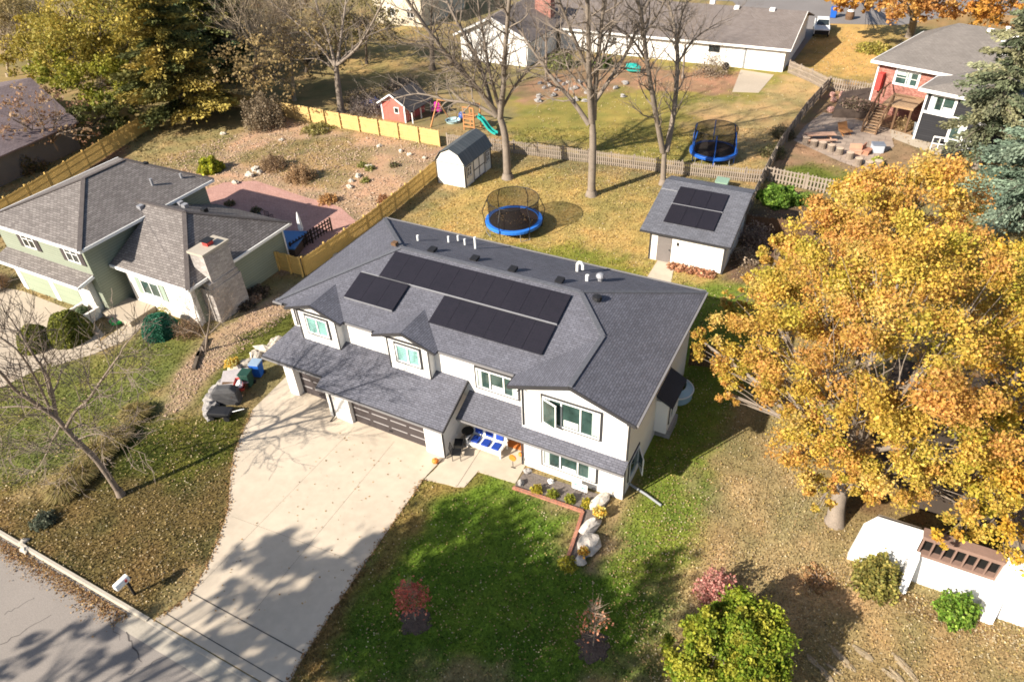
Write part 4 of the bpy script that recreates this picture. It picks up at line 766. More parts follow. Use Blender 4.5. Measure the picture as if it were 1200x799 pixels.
leafy('large golden orange maple with pale trunk between lawn and white terrace house',(8.5,3.1,0),[(2.4,7,5.5,1.7),(1.9,7.6,4.2,.9),(3.6,7.6,7,2.2),(5.2,8.2,9,2.6),(6,3.6,9,2.6),(7.9,5.6,11.3,2.8),(7.5,1.6,7.8,2.1),(6.6,1.9,5.8,1.6),(9.6,1.3,5,1.5),(9.2,1.8,10.2,2.6),(10.8,2,7.8,2.1),(10.6,7,10,2.8),(11.2,1.8,5.1,1.4),(8.4,1.4,3.9,1.0),(5.2,5.5,6.6,2.2),(7.6,9,8.5,2.6),px3(852,460,3.4)+(.8,),px3(925,462,6)+(1.5,),px3(938,530,5)+(1.4,),px3(962,585,3.6)+(.9,),px3(872,436,4.4)+(1.2,),px3(826,402,5.6)+(.9,)],GOLD,.38,21,leaf=.085,per=190000,mt=barkp,name='maple_tree',wts=(4,3,3,2,3,1))
leafy('golden orange tree growing behind the solar shed fence',(7,18.5,0),[(6.1,15.9,8.6,2.4),(8.6,17.5,9.2,2.6),(5.8,19.6,7.6,2.3),(9.6,20.6,7.4,2.6),(7,22.6,6,2.1),(4.2,16.4,6.6,2.0),(11.3,16.2,7,2.3),(5.0,22,4.6,1.5),(8.6,25,4.2,1.7),(4.6,14.5,4.6,1.4),(5.6,26.0,4.0,1.4),(10.6,25.4,4.6,1.6)],GOLD,.32,22,leaf=.11,per=80000,mt=bark,name='maple_tree',wts=(4,4,2,1,5,2))
leafy('yellow olive tree crowding the back of the white terrace house',(14,8,0),[(12.3,5.8,8.2,2.4),(13.3,3.6,6.6,2.1),(13.2,2.7,4.8,1.3),(12.8,10.4,8.6,2.6),(15,6,9.4,2.6),(15,10.5,8,2.8),(13.8,15,7.2,2.6),(16.2,3.4,6.4,2.0),(14.8,2.6,4.4,1.1),(16.6,14,7.4,2.6),px3(1172,585,4.6)+(1.6,),px3(1118,634,3.5)+(.75,),px3(1185,640,3.9)+(1.2,),px3(1140,560,5.2)+(1.6,)],[(.56,.34,.035),(.5,.37,.05),(.36,.33,.04),(.6,.3,.05),(.58,.42,.09)],.3,23,leaf=.1,per=90000,mt=bark,name='maple_tree')
leafy('small yellow orange tree close beside the solar shed wall',(1.8,19.2,0),[(1.6,19.4,3.9,.9),(2.3,18.7,4.3,1.0),(2.6,19.8,3.2,.9),(1.2,17.4,2.4,.8),(.2,15.8,1.9,.7),(2.3,16.5,3,1.1),(1.4,14.2,2.2,.9)],GOLD,.1,24,leaf=.13,per=9500,name='small_tree')
# evergreen and broadleaf mass at the back
def conifer(label,base,h,rb,pal,seed,name,n=9000,leaf=.22,z0=.08,mt=barkd,dens=None,droop=.25,r0=.25,asp=1.9,group=None,top=1.0,uneven=.18):
    rng=random.Random(seed); nr=np.random.default_rng(seed); b=Vector(base); t=thing(name,label,'tree',b,group=group,world=True); m=M(); m.tube([b-Vector((0,0,.1)),b+Vector((0,0,h*.5)),b+Vector((0,0,h*.98))],[r0,r0*.6,.03],8,cap=False); m.build('trunk',mt,t,smooth=True)
    nb=int(h*9); m=M(); C_=[];A_=[];K_=[]
    for i in range(nb):
        f=z0+(1-z0)*(i+rng.random())/nb; z=h*f; a=i*2.4+rng.uniform(-.5,.5); L=rb*((1-f)**.8)*top*rng.uniform(1-uneven*2,1+uneven)+.25; d=Vector((math.cos(a),math.sin(a),rng.uniform(-.05,.3)-droop*.4)); o=b+Vector((0,0,z)); e=o+d*L-Vector((0,0,droop*L*.25)); m.tube([o,o.lerp(e,.5)+Vector((0,0,.12*L)),e],[.05+.02*L*.3,.03,.01],4,cap=False)
        k=int(n/nb*(L/rb)*2.2)+4; s=nr.random(k)**.7; w_=(.12+.32*L*s*(1-s*.65))[:,None]; p=np.array(o)+(np.array(e-o))[None]*s[:,None]; p[:,2]+=.12*L*4*s*(1-s)*.5; q=nr.normal(size=(k,3))*np.array([1,1,.35])*w_*.6; C_.append(p+q); A_.append(unit(np.array(d)[None]*.9+q*.8+np.array([0,0,-.1]))); col=np.array(pal[rng.randrange(len(pal))])*rng.uniform(.7,1.25); K_.append(col*(1+.2*nr.normal(size=(k,1))))
    m.build('limb',mt,t); leafobj('crown',np.concatenate(C_),leaf,np.clip(np.concatenate(K_),.003,1),needle,t,aspect=asp,axis=np.concatenate(A_),rng=nr); return t
conifer('big dark olive cedar at the end of the board fence',G(222,142),15.5,6.2,[(.26,.21,.05),(.32,.25,.06),(.16,.15,.045),(.36,.27,.07),(.11,.12,.04)],31,'cedar_tree',n=56000,leaf=.2,r0=.4,droop=.1)
conifer('dark green cedar behind the big olive cedar',G(262,95),15,5.0,[(.08,.11,.05),(.13,.14,.05),(.22,.19,.05)],32,'cedar_tree',n=30000,leaf=.22,r0=.35,droop=.1)
conifer('olive cedar standing deeper in the woods',G(195,70),15,5.4,[(.28,.22,.055),(.18,.165,.045),(.34,.26,.06)],33,'cedar_tree',n=30000,leaf=.22,r0=.35,droop=.1)
YG=[(.42,.32,.06),(.46,.34,.06),(.32,.28,.055),(.5,.38,.08),(.25,.24,.05)]
leafy('tall yellow olive tree above the purple roof',G(125,100),[px3(80,15,11)+(3.4,),px3(125,8,12)+(3.4,),px3(110,62,6)+(3,),px3(75,50,8)+(2.8,),px3(110,-25,15)+(4,)],YG,.4,34,leaf=.19,per=17000,mt=barkd,name='broadleaf_tree',clump=.36)
leafy('yellow green tree behind the board fence',G(120,128),[px3(85,98,4)+(2.6,),px3(120,95,4.5)+(2.6,),px3(60,80,5)+(2.4,),px3(150,100,4)+(2.4,),px3(110,118,2.4)+(1.8,)],[(.28,.28,.03),(.2,.22,.03),(.36,.32,.05)],.2,35,leaf=.18,per=14000,mt=barkd,name='broadleaf_tree')
leafy('dark green shrub tree leaning over the board fence',G(105,160),[px3(95,140,2.4)+(1.7,),px3(125,138,2.2)+(1.6,),px3(140,128,2.2)+(1.5,),px3(80,150,1.7)+(1.2,)],[(.12,.13,.035),(.18,.17,.045),(.09,.10,.03)],.15,36,leaf=.15,per=11000,mt=barkd,name='broadleaf_tree')
leafy('thinning tree with sparse tan leaves beside the board fence',G(70,185),[px3(40,125,5)+(2.4,),px3(75,130,4.5)+(2.2,),px3(15,140,4.5)+(2.2,),px3(95,150,3)+(1.6,),px3(50,160,2.6)+(1.6,),px3(15,165,2.6)+(1.5,)],[(.34,.2,.12),(.4,.28,.16),(.25,.14,.09)],.22,37,leaf=.2,per=1500,mt=bark,name='broadleaf_tree')
for i,(u,v,lab,pal,n_) in enumerate([(300,85,'tan dry leaved tree in the wooded corner',[(.34,.25,.11),(.28,.2,.09)],1500),(360,60,'tan leafed thicket tree behind the pale limbed tree',[(.3,.22,.1),(.24,.18,.08)],1500),(250,30,'olive tree at the top of the wooded corner',[(.22,.18,.05),(.14,.13,.04)],7000),(20,40,'dull olive tree beyond the grey bare trees',[(.25,.2,.08),(.3,.22,.09)],5500),(180,10,'yellow olive tree at the top of the woods',YG,9000),(20,30,'tan yellow tree at the far end of the purple roof',[(.36,.28,.09),(.3,.24,.08)],4500),(60,60,'golden olive tree behind the purple roof',[(.4,.3,.05),(.3,.25,.05)],6500),(150,60,'golden olive tree between the yellow olive tree and cedars',[(.38,.29,.05),(.28,.23,.045)],8000),(290,10,'grey tan leafed tree at the top of the woods',[(.28,.22,.12),(.22,.18,.09)],3500),(420,25,'brown olive tree in front of the cream house',[(.2,.17,.06),(.26,.2,.09)],3500),(330,25,'brown leaved tree at the back of the woods',[(.26,.17,.09),(.3,.22,.1)],2500)]):
    leafy(lab,G(u,v+25),[px3(u,v-10,7)+(3.4,),px3(u-28,v+5,5)+(2.8,),px3(u+28,v+3,5)+(2.8,),px3(u,v+12,3.2)+(2.4,)],pal,.25,40+i,leaf=.19,per=int(n_*1.8),mt=barkd,name='broadleaf_tree',group='leafy trees of the wooded corner')
# spruces at the brick house
SPR=[(.15,.17,.095),(.2,.205,.12),(.12,.14,.08),(.25,.24,.13)]
conifer('tall spruce with bare pale lower trunk before the black wing',G(1143,197),15.5,4.2,SPR,71,'spruce_tree',n=36000,leaf=.14,z0=.2,mt=barkp,r0=.35,uneven=.35,droop=.5)
conifer('blue green spruce near the maple and tall spruce',G(1195,262),11,5.0,[(.17,.225,.16),(.225,.28,.2),(.12,.165,.115)],72,'spruce_tree',n=42000,leaf=.13,z0=.02,r0=.3,droop=.4,uneven=.3)
conifer('olive pine behind the tall spruce',G(1205,130),17,4.5,[(.16,.15,.04),(.22,.18,.04),(.10,.11,.04)],73,'pine_tree',n=15000,leaf=.28,z0=.15,mt=barkp,r0=.35,uneven=.35)
leafy('orange oak with thick trunk beyond the brick house roof',G(1066,44),[px3(1050,-2,6)+(2.2,),px3(1088,-2,7)+(2.4,),px3(1060,-15,9)+(3,),px3(1030,2,5)+(1.3,),px3(1110,-5,7)+(2.6,)],[(.55,.28,.08),(.48,.22,.07),(.6,.36,.1)],.55,74,leaf=.25,per=7500,mt=barkp,name='oak_tree')
leafy('orange leaved tree hanging over the back driveway',G(985,-12),[px3(995,0,5)+(1.4,),px3(1015,-2,5)+(1.5,),px3(982,-6,6)+(1.6,),px3(1000,-20,8)+(2.6,)],[(.6,.32,.06),(.55,.26,.06)],.35,75,leaf=.25,per=4200,mt=bark,name='oak_tree')
leafy('orange oak beside the olive pine',G(1165,25),[px3(1150,5,6)+(2.6,),px3(1170,8,5)+(2.4,),px3(1185,-10,8)+(3,)],[(.52,.28,.05),(.5,.22,.05)],.4,76,leaf=.26,per=4500,mt=bark,name='oak_tree')
# trees across the street that shade the front lawn
SH=[(.3,.24,.05),(.24,.2,.05)]
leafy('broad street tree across the asphalt street',(-15.5,-29.5,0),[(-15,-27.5,14,3.2),(-19,-28,14.5,3),(-12.5,-30,13.5,3),(-16,-32,16,3.2),(-12.8,-27.0,12.0,2.4),(-10.2,-27,14.2,2.8),(-18.5,-25.8,12.5,2.2),(-9.5,-30.5,13,2.2)],SH,.45,81,leaf=.3,per=14500,mt=barkd,name='street_tree',clump=.34)
leafy('spreading street tree near the far kerb',(-24,-33,0),[(-24,-31.5,14,2.0),(-22,-33.5,15,2.0),(-26.5,-32.5,15,1.8),(-28.5,-35.5,13,1.8),(-25,-35,17,2.0),(-21,-31,12.5,1.6)],SH,.35,82,leaf=.3,per=4200,mt=barkd,name='street_tree',clump=.28)
# ---------------------------------------------------------------- small things (local coordinates)
def P2(u,v): q=G(u,v); return (q.x,q.y,0)
def wheelie(name,label,loc,rz,mt,cat='bin',lid=None,h=1.0,w=.58):
    t=thing(name,label,cat,loc,rz); m=M(); a,b=w/2*.8,w/2
    m.add([(-a,-a,.06),(a,-a,.06),(a,a,.06),(-a,a,.06),(-b,-b,h),(b,-b,h),(b,b*1.1,h),(-b,b*1.1,h)],[(0,3,2,1),(4,5,6,7),(0,1,5,4),(1,2,6,5),(2,3,7,6),(3,0,4,7)]); m.box(-b-.02,b+.02,-b-.02,-b+.03,h-.1,h-.04); m.build('body',mt,t,bevel=.03)
    m=M(); m.prism([(-b-.03,-b-.05,h+.005),(b+.03,-b-.05,h+.005),(b+.03,b*1.15,h+.005),(-b-.03,b*1.15,h+.005)],(0,0,.07)); m.build('lid',lid or mt,t,bevel=.02)
    m=M(); m.tube([(-b,b*1.25,h-.05),(b,b*1.25,h-.05)],.02,6); m.build('handle',mt,t)
    for s in (-1,1): m=M(); m.tube([(s*(b-.08),a+.05,.12),(s*(b+.0),a+.05,.12)],.12,10); m.build('wheel',black,t)
    return t
wheelie('recycling_bin','blue wheeled recycling bin beside the garage, pale sheets on its lid',P2(304,440),.3,bluep,lid=mat('pale_blue_lid',(.25,.33,.42),.5))
wheelie('trash_bin','dark green wheeled trash bin between blue bin and red barrow',P2(292,452),.3,greenp)
wheelie('recycling_bin','blue bin standing on the far driveway near the white truck',P2(976,21),0,bluep,h=1.3,w=.9)
t=thing('wheelbarrow','red wheelbarrow with pale bag in front of the dark green bin','wheelbarrow',P2(284,460),2.2)
m=M(); m.add([(-.3,-.25,.35),(.3,-.2,.35),(.3,.2,.35),(-.3,.25,.35),(-.45,-.36,.68),(.55,-.3,.72),(.55,.3,.72),(-.45,.36,.68)],[(0,3,2,1),(0,1,5,4),(1,2,6,5),(2,3,7,6),(3,0,4,7)]); m.build('tray',redp,t)
m=M(); m.blob((.05,0,.62),(.32,.22,.18),.3,3); m.build('bag',trimw,t); m=M(); m.tube([(.75,-.05,.2),(.75,.05,.2)],.2,12); m.build('wheel',black,t); m=M(); m.bar((.7,-.12,.25),(-1.0,-.3,.55),.04); m.bar((.7,.12,.25),(-1.0,.3,.55),.04); m.bar((-.3,-.25,0),(-.25,-.22,.4),.04); m.bar((-.3,.25,0),(-.25,.22,.4),.04); m.build('frame',brownW,t)
t=thing('covered_grill','charcoal grill under a grey cover among the driveway rocks','grill',P2(268,470),.5); m=M(); m.add([(-.75,-.35,0),(.75,-.35,0),(.75,.35,0),(-.75,.35,0),(-.7,-.32,.85),(.7,-.32,.85),(.7,.32,.85),(-.7,.32,.85),(-.4,-.2,1.1),(.4,-.2,1.1),(.4,.2,1.1),(-.4,.2,1.1)],[(0,1,5,4),(1,2,6,5),(2,3,7,6),(3,0,4,7),(4,5,9,8),(5,6,10,9),(6,7,11,10),(7,4,8,11),(8,9,10,11)]); m.build('cover',mat('charcoal_cover',(.07,.068,.07),.75,.2,3,.1,10),t,bevel=.05)
for s in (-1,1): m=M(); m.tube([(s*.6,-.36,.1),(s*.6,-.43,.1)],.1,10); m.build('wheel',black,t)
t=thing('tarp_stack','stack of boards under a grey folded tarp behind the red barrow','tarp',P2(279,452),.55); m=M(); m.box(-.7,.7,-.35,.35,0,.55); m.build('board_pile',brownW,t); m=M(); m.prism([(-.85,-.5,.35),(.85,-.45,.5),(.75,.5,.9),(-.75,.45,.8)],(0,0,.05)); m.build('tarp',mat('pale_grey_tarp',(.32,.29,.29),.7,.25,3,.1,10),t,bevel=.03)
t=thing('garden_cart','black low garden cart lying beside the driveway edge','cart',P2(262,488),.35); m=M(); m.box(-.75,.6,-.35,.35,.22,.5); m.build('body',black,t,bevel=.06)
for a,b in ((-.5,-.4),(-.5,.36),(.4,-.4),(.4,.36)): m=M(); m.tube([(a,b,.18),(a,b+.06,.18)],.18,10); m.build('wheel',black,t)
m=M(); m.tube([(.6,0,.4),(1.2,.1,.55),(1.35,.1,.6)],.025); m.build('handle',grey,t)
def rock(label,loc,r,seed,mt=stone,group='pale boulders beside the driveway',name='boulder'):
    m=M(); m.blob((0,0,r[2]*.6),r,.55,seed,10,7,sc=1.6); o=m.build(name,mt); o.location=loc; o.rotation_euler=(0,0,-.5+.25*math.sin(seed*5) if name=='flat_stone' else seed*1.3); return tag(o,label,'rock',group)
lab='pale limestone boulder in the curved row beside the driveway bins'
for i,(u,v,r) in enumerate([(247,488,(.4,.5,.3)),(248,479,(.45,.55,.35)),(250,470,(.5,.6,.35)),(256,461,(.45,.7,.35)),(262,452,(.4,.5,.3)),(270,444,(.35,.5,.25)),(277,437,(.9,.45,.28)),(289,428,(.7,.4,.26)),(300,420,(.9,.42,.3)),(311,412,(.9,.4,.3)),(322,404,(.8,.4,.28))]): rock(lab,P2(u,v),tuple(.85*q for q in r),i+1,stone if i>5 else stoneg)
def flowers(name,label,loc,r,pal,n,cat,leaf=.09,h=.5,pot=None,group=None,seed=0,inner=None,rnd=0):
    nr=np.random.default_rng(seed+5); t=thing(name,label,cat,loc,group=group); z0=0
    if pot: m=M(); m.lathe([(.13,0),(.2,.3),(.22,.32)],n=10); m.build('pot',pot,t); z0=.3
    d=unit(nr.normal(size=(n,3))); d[:,2]=np.abs(d[:,2]); k=nr.random((n,1))**(.12 if rnd else .4); bump=1+(.05 if rnd else .25)*np.sin(d[:,:1]*7+seed)*np.cos(d[:,1:2]*6+seed*2); p=d*np.array([r,r,h])*k*bump+np.array([0,0,z0])
    gap_shade=1+(.12 if rnd else .35)*np.sin(p[:,:1]*9/r)*np.sin(p[:,1:2]*8/r+1); leafobj('foliage',p,leaf,np.clip(lcols(n,pal,.2,nr)*gap_shade,.004,1),leafm,t,rng=nr)  # light and dark waves paint shaded gaps into the leaf colours
    m=M(); rr=random.Random(seed)
    for i in range(9): a=i*.7; e=Vector((math.cos(a)*r*.6,math.sin(a)*r*.6,z0+h*.7)); m.tube([(0,0,z0),e*.5+Vector((0,0,.1)),e],[.025*r+.006,.015*r+.004,.004],4,cap=False)
    m.build('stem',inner or bark,t); return t
YEL=[(.65,.5,.1),(.7,.42,.06),(.6,.55,.2)]
flowers('flower_pot','round yellow chrysanthemum on the boulders near the bins',P2(274,431),.45,YEL,900,'flowers',pot=brownW,h=.4,seed=1)
BOX=[(.20,.21,.04),(.26,.26,.05),(.15,.165,.03)]
flowers('round_bush','large clipped round boxwood beside the tan driveway',P2(85,395),1.35,BOX,20000,'bush',.09,1.9,seed=2,rnd=1)
flowers('round_bush','smaller clipped boxwood left of the large round one',P2(45,405),1.05,BOX,14000,'bush',.09,1.55,seed=3,rnd=1)
flowers('juniper_bush','bluish green rounded juniper below the white brick wall',P2(190,390),1.15,[(.04,.18,.105),(.065,.23,.14),(.03,.13,.075)],18000,'bush',.09,1.45,seed=4,rnd=1)
DRY=[(.36,.25,.12),(.42,.3,.16),(.28,.19,.09)]
flowers('dry_shrub','brown leafless shrub against the corner of the white brick wall',P2(222,392),.9,[(.2,.13,.08),(.26,.17,.10)],1800,'bush',.07,1.2,seed=5)
flowers('yellow_shrub','bright yellow green shrub on the gravel behind the sage house',P2(247,200),1.15,[(.36,.38,.03),(.45,.42,.04),(.22,.26,.03)],5000,'bush',.14,1.2,seed=6)
flowers('dry_shrub','dark twiggy shrub on the gravel bed',P2(322,197),1.3,[(.24,.16,.09),(.3,.2,.12)],3500,'bush',.08,1.3,seed=7)
flowers('dry_shrub','round tan dry shrub beside the dark twiggy one',P2(352,210),1.4,[(.36,.23,.12),(.4,.27,.15)],5500,'bush',.08,1.4,seed=8)
flowers('dry_shrub','low rusty dry tuft at the patio corner',P2(385,236),.9,[(.5,.3,.12),(.45,.25,.1)],1500,'bush',.1,.6,seed=9)
flowers('dry_shrub','small rusty plant by the golden dividing fence',P2(450,236),.6,[(.32,.16,.08)],700,'bush',.1,.6,seed=10)
flowers('brush_heap','tall grey tan brush at the end of the pine fence',P2(312,148),2.3,[(.27,.21,.14),(.22,.17,.11)],7500,'bush',.13,3.4,seed=11)
flowers('green_clump','low olive ground plant in front of the pine fence',P2(372,153),1.6,[(.24,.22,.06),(.3,.25,.1)],2200,'bush',.12,.6,seed=12)
for i,(u,v) in enumerate([(428,213),(433,199),(425,195),(462,195),(290,262),(300,248),(270,240)]): flowers('garden_plant','small low green plant scattered on the gravel yard',P2(u,v),.5,[(.2,.22,.05),(.28,.26,.08)] if i<3 else [(.12,.13,.05),(.2,.14,.09)],450,'plant',.09,.4,group='small plants on the gravel yard',seed=20+i)
flowers('green_shrub','broad bright green shrub beyond the brown plank fence',P2(912,236),1.5,[(.12,.22,.03),(.18,.28,.04),(.08,.15,.02)],7500,'bush',.17,1.2,seed=30)
flowers('green_shrub','small green shrub at the end of the pointed pickets',P2(945,238),.8,[(.13,.2,.03),(.2,.24,.05)],1500,'bush',.15,.8,seed=31)
flowers('bare_shrub','purple grey twiggy shrub beside the solar shed wall',P2(884,285),1.4,[(.2,.14,.12),(.26,.19,.16),(.45,.35,.25)],2600,'bush',.08,1.6,seed=32)
flowers('bare_shrub','low dusty shrub at the shed corner under the maple',P2(872,305),1.2,[(.22,.16,.12),(.42,.33,.24)],1600,'bush',.09,.9,seed=33)
for i,x in enumerate((-4.7,-4.1,-3.4,-2.7,-2.1)): flowers('dry_perennial','withered rusty perennial in the row under the shed wall',(x,21.1,0),.42,[(.5,.25,.14),(.42,.2,.12),(.55,.34,.2)],420,'plant',.13,.4,group='withered perennials along the shed',seed=40+i)
bl=[]; rb=random.Random(4)
for k in range(26):
    a=k*2.4; q=1.8*math.sqrt((k+.5)/26); bl.append((5.75+q*math.cos(a),-6.3+q*math.sin(a),rb.uniform(.6,1.7)+1.4*(1-(q/2.0)**2),rb.uniform(.4,.95)))
leafy('large yellow green bush with ragged outline in front of the pink bush',(5.75,-6.3,0),bl,[(.30,.34,.03),(.2,.28,.025),(.42,.38,.05),(.13,.2,.018)],.12,55,leaf=.085,per=66000,mt=bark,name='big_bush',cat='bush',clump=.36,gap=-3)
flowers('pink_bush','pinkish red autumn bush behind the big yellow green bush',(4.55,-3.1,0),.85,[(.52,.22,.19),(.44,.18,.15),(.55,.33,.26)],2600,'bush',.08,1.6,seed=51)
flowers('olive_bush','olive dusty bush against the white terrace wall left of the buttress',(10.4,.35,0),.95,[(.24,.22,.05),(.32,.26,.07),(.16,.16,.04)],5500,'bush',.09,1.7,seed=52)
flowers('green_bush','bright green bush beside the second white buttress',(13.45,.25,0),.75,[(.14,.26,.03),(.24,.34,.05),(.1,.17,.02)],4200,'bush',.085,1.2,seed=53)
flowers('dry_shrub','orange brown leafy tuft on the tan lawn near the terrace house',(8.3,-.4,0),.75,[(.46,.27,.13),(.38,.22,.1)],520,'bush',.1,.16,seed=54)
GRS=[(.30,.225,.085),(.37,.285,.13),(.22,.19,.06)]
def tuftgrass(label,loc,r,h,seed,group=None,pal=GRS):
    nr=np.random.default_rng(seed); n=1500; a=nr.uniform(0,6.28,n); s=nr.random(n)**.6; b=np.stack([np.cos(a)*r*.35*s,np.sin(a)*r*.35*s,np.zeros(n)],1); d=unit(np.stack([np.cos(a)*s,np.sin(a)*s,np.full(n,1.1)],1)+nr.normal(size=(n,3))*.15); L=h*nr.uniform(.6,1.15,n)[:,None]; mid=b+d*L*.6; tip=mid+(d*np.array([1,1,.1])+np.array([0,0,-.25]))*L*.5; sd_=np.stack([-np.sin(a),np.cos(a),0*a],1)*.014
    v=np.stack([b-sd_,b+sd_,mid+sd_,mid-sd_, mid-sd_,mid+sd_,tip+sd_*.3,tip-sd_*.3],1).reshape(-1,3); o=npmesh('ornamental_grass',v,np.arange(8*n).reshape(-1,4),np.repeat(np.clip(lcols(n,pal,.2,nr),.01,1),8,0),leafm); o.location=loc; return tag(o,label,'grass clump',group)
for i,(u,v,r,h,l_) in enumerate([(78,577,1.2,1.2,'tan fountain grass clump lowest in the row by the bare tree'),(95,560,1.3,1.3,'tan fountain grass clump second from the bottom of the row'),(118,533,1.3,1.3,'greenish tan fountain grass clump beside the leaning trunk'),(138,517,1.2,1.2,'dark backed fountain grass clump above the leaning trunk'),(160,488,1.1,1.2,'bushy fountain grass clump topmost of the row')]): tuftgrass(l_,P2(u,v),r*.85,h*.8,90+i,'fountain grasses beside the bare lawn tree')
tuftgrass('dry brown grass at the corner of the sage garage',P2(-8,338),1.6,1.2,99,pal=[(.3,.18,.09),(.25,.15,.08)])
flowers('bluish_shrub','small blue grey spreading shrub near the kerb',P2(52,612),.6,[(.09,.11,.075),(.14,.15,.1)],2200,'bush',.06,.45,seed=60)
rock('flat pale stone at the kerb corner',P2(30,645),(.28,.18,.1),41,group='stones at the kerb'); rock('rough tan stone above the kerb corner',P2(29,635),(.2,.16,.12),42,group='stones at the kerb')
# mailbox
t=thing('mailbox','white mailbox on a dark post at the lawn edge','mailbox',P2(158,696),0)
m=M(); m.box(-.05,.05,-.05,.05,0,1.0); m.bar((0,-.35,.98),(0,.25,.98),.08,.06); m.build('post',mat('black_post',(.03,.025,.022),.7),t)
m=M(); pr_=[(-.14,1.02),(.14,1.02),(.14,1.2),(.1,1.29),(0,1.33),(-.1,1.29),(-.14,1.2)]; m.prism([(x,-.5,z) for x,z in pr_],(0,.62,0)); b=m.build('box',trimw,t); m=M(); m.prism([(x*.9,-.502,1.02+(z-1.02)*.95) for x,z in pr_],(0,-.015,0)); m.build('door',mat('pale_grey_door',(.6,.6,.62),.4),b); m=M(); m.box(.142,.155,-.1,.0,1.1,1.25); m.build('flag',redp,b)
# saplings
def sapling(label,loc,h,pal,n,seed):
    rng=random.Random(seed); nr=np.random.default_rng(seed); t=thing('sapling',label,'tree',loc); m=M(); m.tube([(0,0,0),(.02,.02,h*.5),(.0,.03,h)],[.035,.025,.008],6); m.build('trunk',barkp,t); m=M(); C_=[]
    for i in range(34):
        z=h*rng.uniform(.22,.95); a=i*2.4; L=(.75*(1-z/h)+.3); e=Vector((math.cos(a)*L*.75,math.sin(a)*L*.75,z+L*.95)); m.tube([(0,0,z),e*.5+Vector((0,0,z*.5+.03)),e],[.014,.01,.004],3,cap=False)
        for k in range(3): q=e*.5+Vector((0,0,z*.5)); w_=q+Vector((rng.gauss(0,.2),rng.gauss(0,.2),.3)); m.tube([q,w_],[.007,.003],3,cap=False)
        if z<h*.62 or rng.random()<.2: C_.append(np.array(e)*.75+np.array([0,0,z*.25])+nr.normal(size=(n,3))*.17)
    m.build('limb',twigm,t); c=np.concatenate(C_); leafobj('crown',c,.075,np.clip(lcols(len(c),pal,.2,nr),.01,1),leafm,t,rng=nr)
    m=M(); m.blob((0,0,.01),(.66,.6,.08),.5,seed,30,8,sc=2.6); m.build('mulch_ring',mulch,t); return t
sapling('young tree with dense red leaves in a dark mulch ring',P2(487,727),2.7,[(.5,.12,.09),(.42,.1,.08),(.55,.2,.13)],48,1)
sapling('young tree mostly bare with some orange leaves in a mulch ring',P2(695,757),2.9,[(.45,.17,.09),(.4,.2,.12)],12,2)
# porch
t=thing('porch_sofa','white porch sofa with six blue cushions beside the front door','sofa',(-8.2,.3,.04),0)
m=M(); m.box(-.95,.95,-.38,.38,.28,.36); m.bar((-.95,.36,.36),(-.95,.45,.95),.07); m.bar((.95,.36,.36),(.95,.45,.95),.07); m.bar((-.95,.45,.93),(.95,.45,.93),.08)
for s in (-1,1): m.box(s*.98-.05,s*.98+.05,-.4,.42,.55,.62); m.bar((s*.98,-.36,.0),(s*.98,-.36,.58),.07); m.bar((s*.98,.36,0),(s*.98,.36,.58),.07)
m.box(-.95,.95,-.4,-.36,.18,.3); m.prism([(-.93,.30,.36),(.93,.30,.36),(.93,.42,.98),(-.93,.42,.98)],(0,.04,.01)); m.build('frame',trimw,t)
for i in range(3):
    xa=-.9+i*.61; m=M(); m.box(xa+.06,xa+.5,-.3,.2,.365,.46); m.build('seat_cushion',bluec,t,bevel=.05); m=M(); m.prism([(xa+.06,.24,.56),(xa+.5,.24,.56),(xa+.5,.34,.92),(xa+.06,.34,.92)],(0,.05,.01)); m.build('back_cushion',bluec,t,bevel=.04)
t=thing('bistro_table','small round black table on the porch by the garage wall','table',(-9.35,.35,.04)); m=M(); m.lathe([(.32,.68),(.33,.7),(.32,.72)],n=18); m.build('top',black,t); m=M(); m.tube([(0,0,0),(0,0,.68)],.03,8); m.lathe([(.2,0),(.2,.03),(.04,.06)],n=12); m.build('leg',black,t)
def chair(label,loc,rz,mt,group=None):
    t=thing('patio_chair',label,'chair',loc,rz,group); m=M(); m.box(-.24,.24,-.24,.24,.42,.46); m.build('seat',mt,t); m=M(); m.bar((-.22,.23,.45),(-.22,.33,.95),.03); m.bar((.22,.23,.45),(.22,.33,.95),.03); m.bar((-.22,.33,.94),(.22,.33,.94),.03)
    for k in range(3): m.bar((-.1+k*.1,.24,.47),(-.1+k*.1,.33,.93),.02)
    m.build('backrest',mt,t)
    for x in (-.21,.21):
        for y in (-.21,.21): m=M(); m.bar((x,y,0),(x,y,.43),.03); m.build('leg',mt,t)
    return t
chair('black metal chair against the garage side wall',(-9.5,-.35,.04),-1.2,black); chair('black metal chair nearest the driveway edge',(-9.25,-1.0,.04),2.0,black)
m=M(); m.box(-.55,.55,-.3,.3,0,.025); o=m.build('doormat',matm); o.location=(-6.85,1.15,.04); tag(o,'orange doormat in front of the dark front door','doormat')
def pumpkin(label,loc,r):
    t=thing('pumpkin',label,'pumpkin',loc); m=M(); k=len(m.v)
    for i in range(9):
        th=math.pi*i/8
        for j in range(20): ph=2*math.pi*j/20; q=1+.08*math.cos(ph*8); m.v.append(Vector((r*math.sin(th)*math.cos(ph)*q,r*math.sin(th)*math.sin(ph)*q,r*.8+r*.8*math.cos(th))))
    for i in range(8):
        for j in range(20): m.f.append([i*20+j,(i+1)*20+j,(i+1)*20+(j+1)%20,i*20+(j+1)%20]); m.mi.append(0)
    m.build('body',orangep,t,smooth=True); m=M(); m.tube([(0,0,r*1.55),(.02,0,r*1.9)],.03,6); m.build('stem',brownW,t)
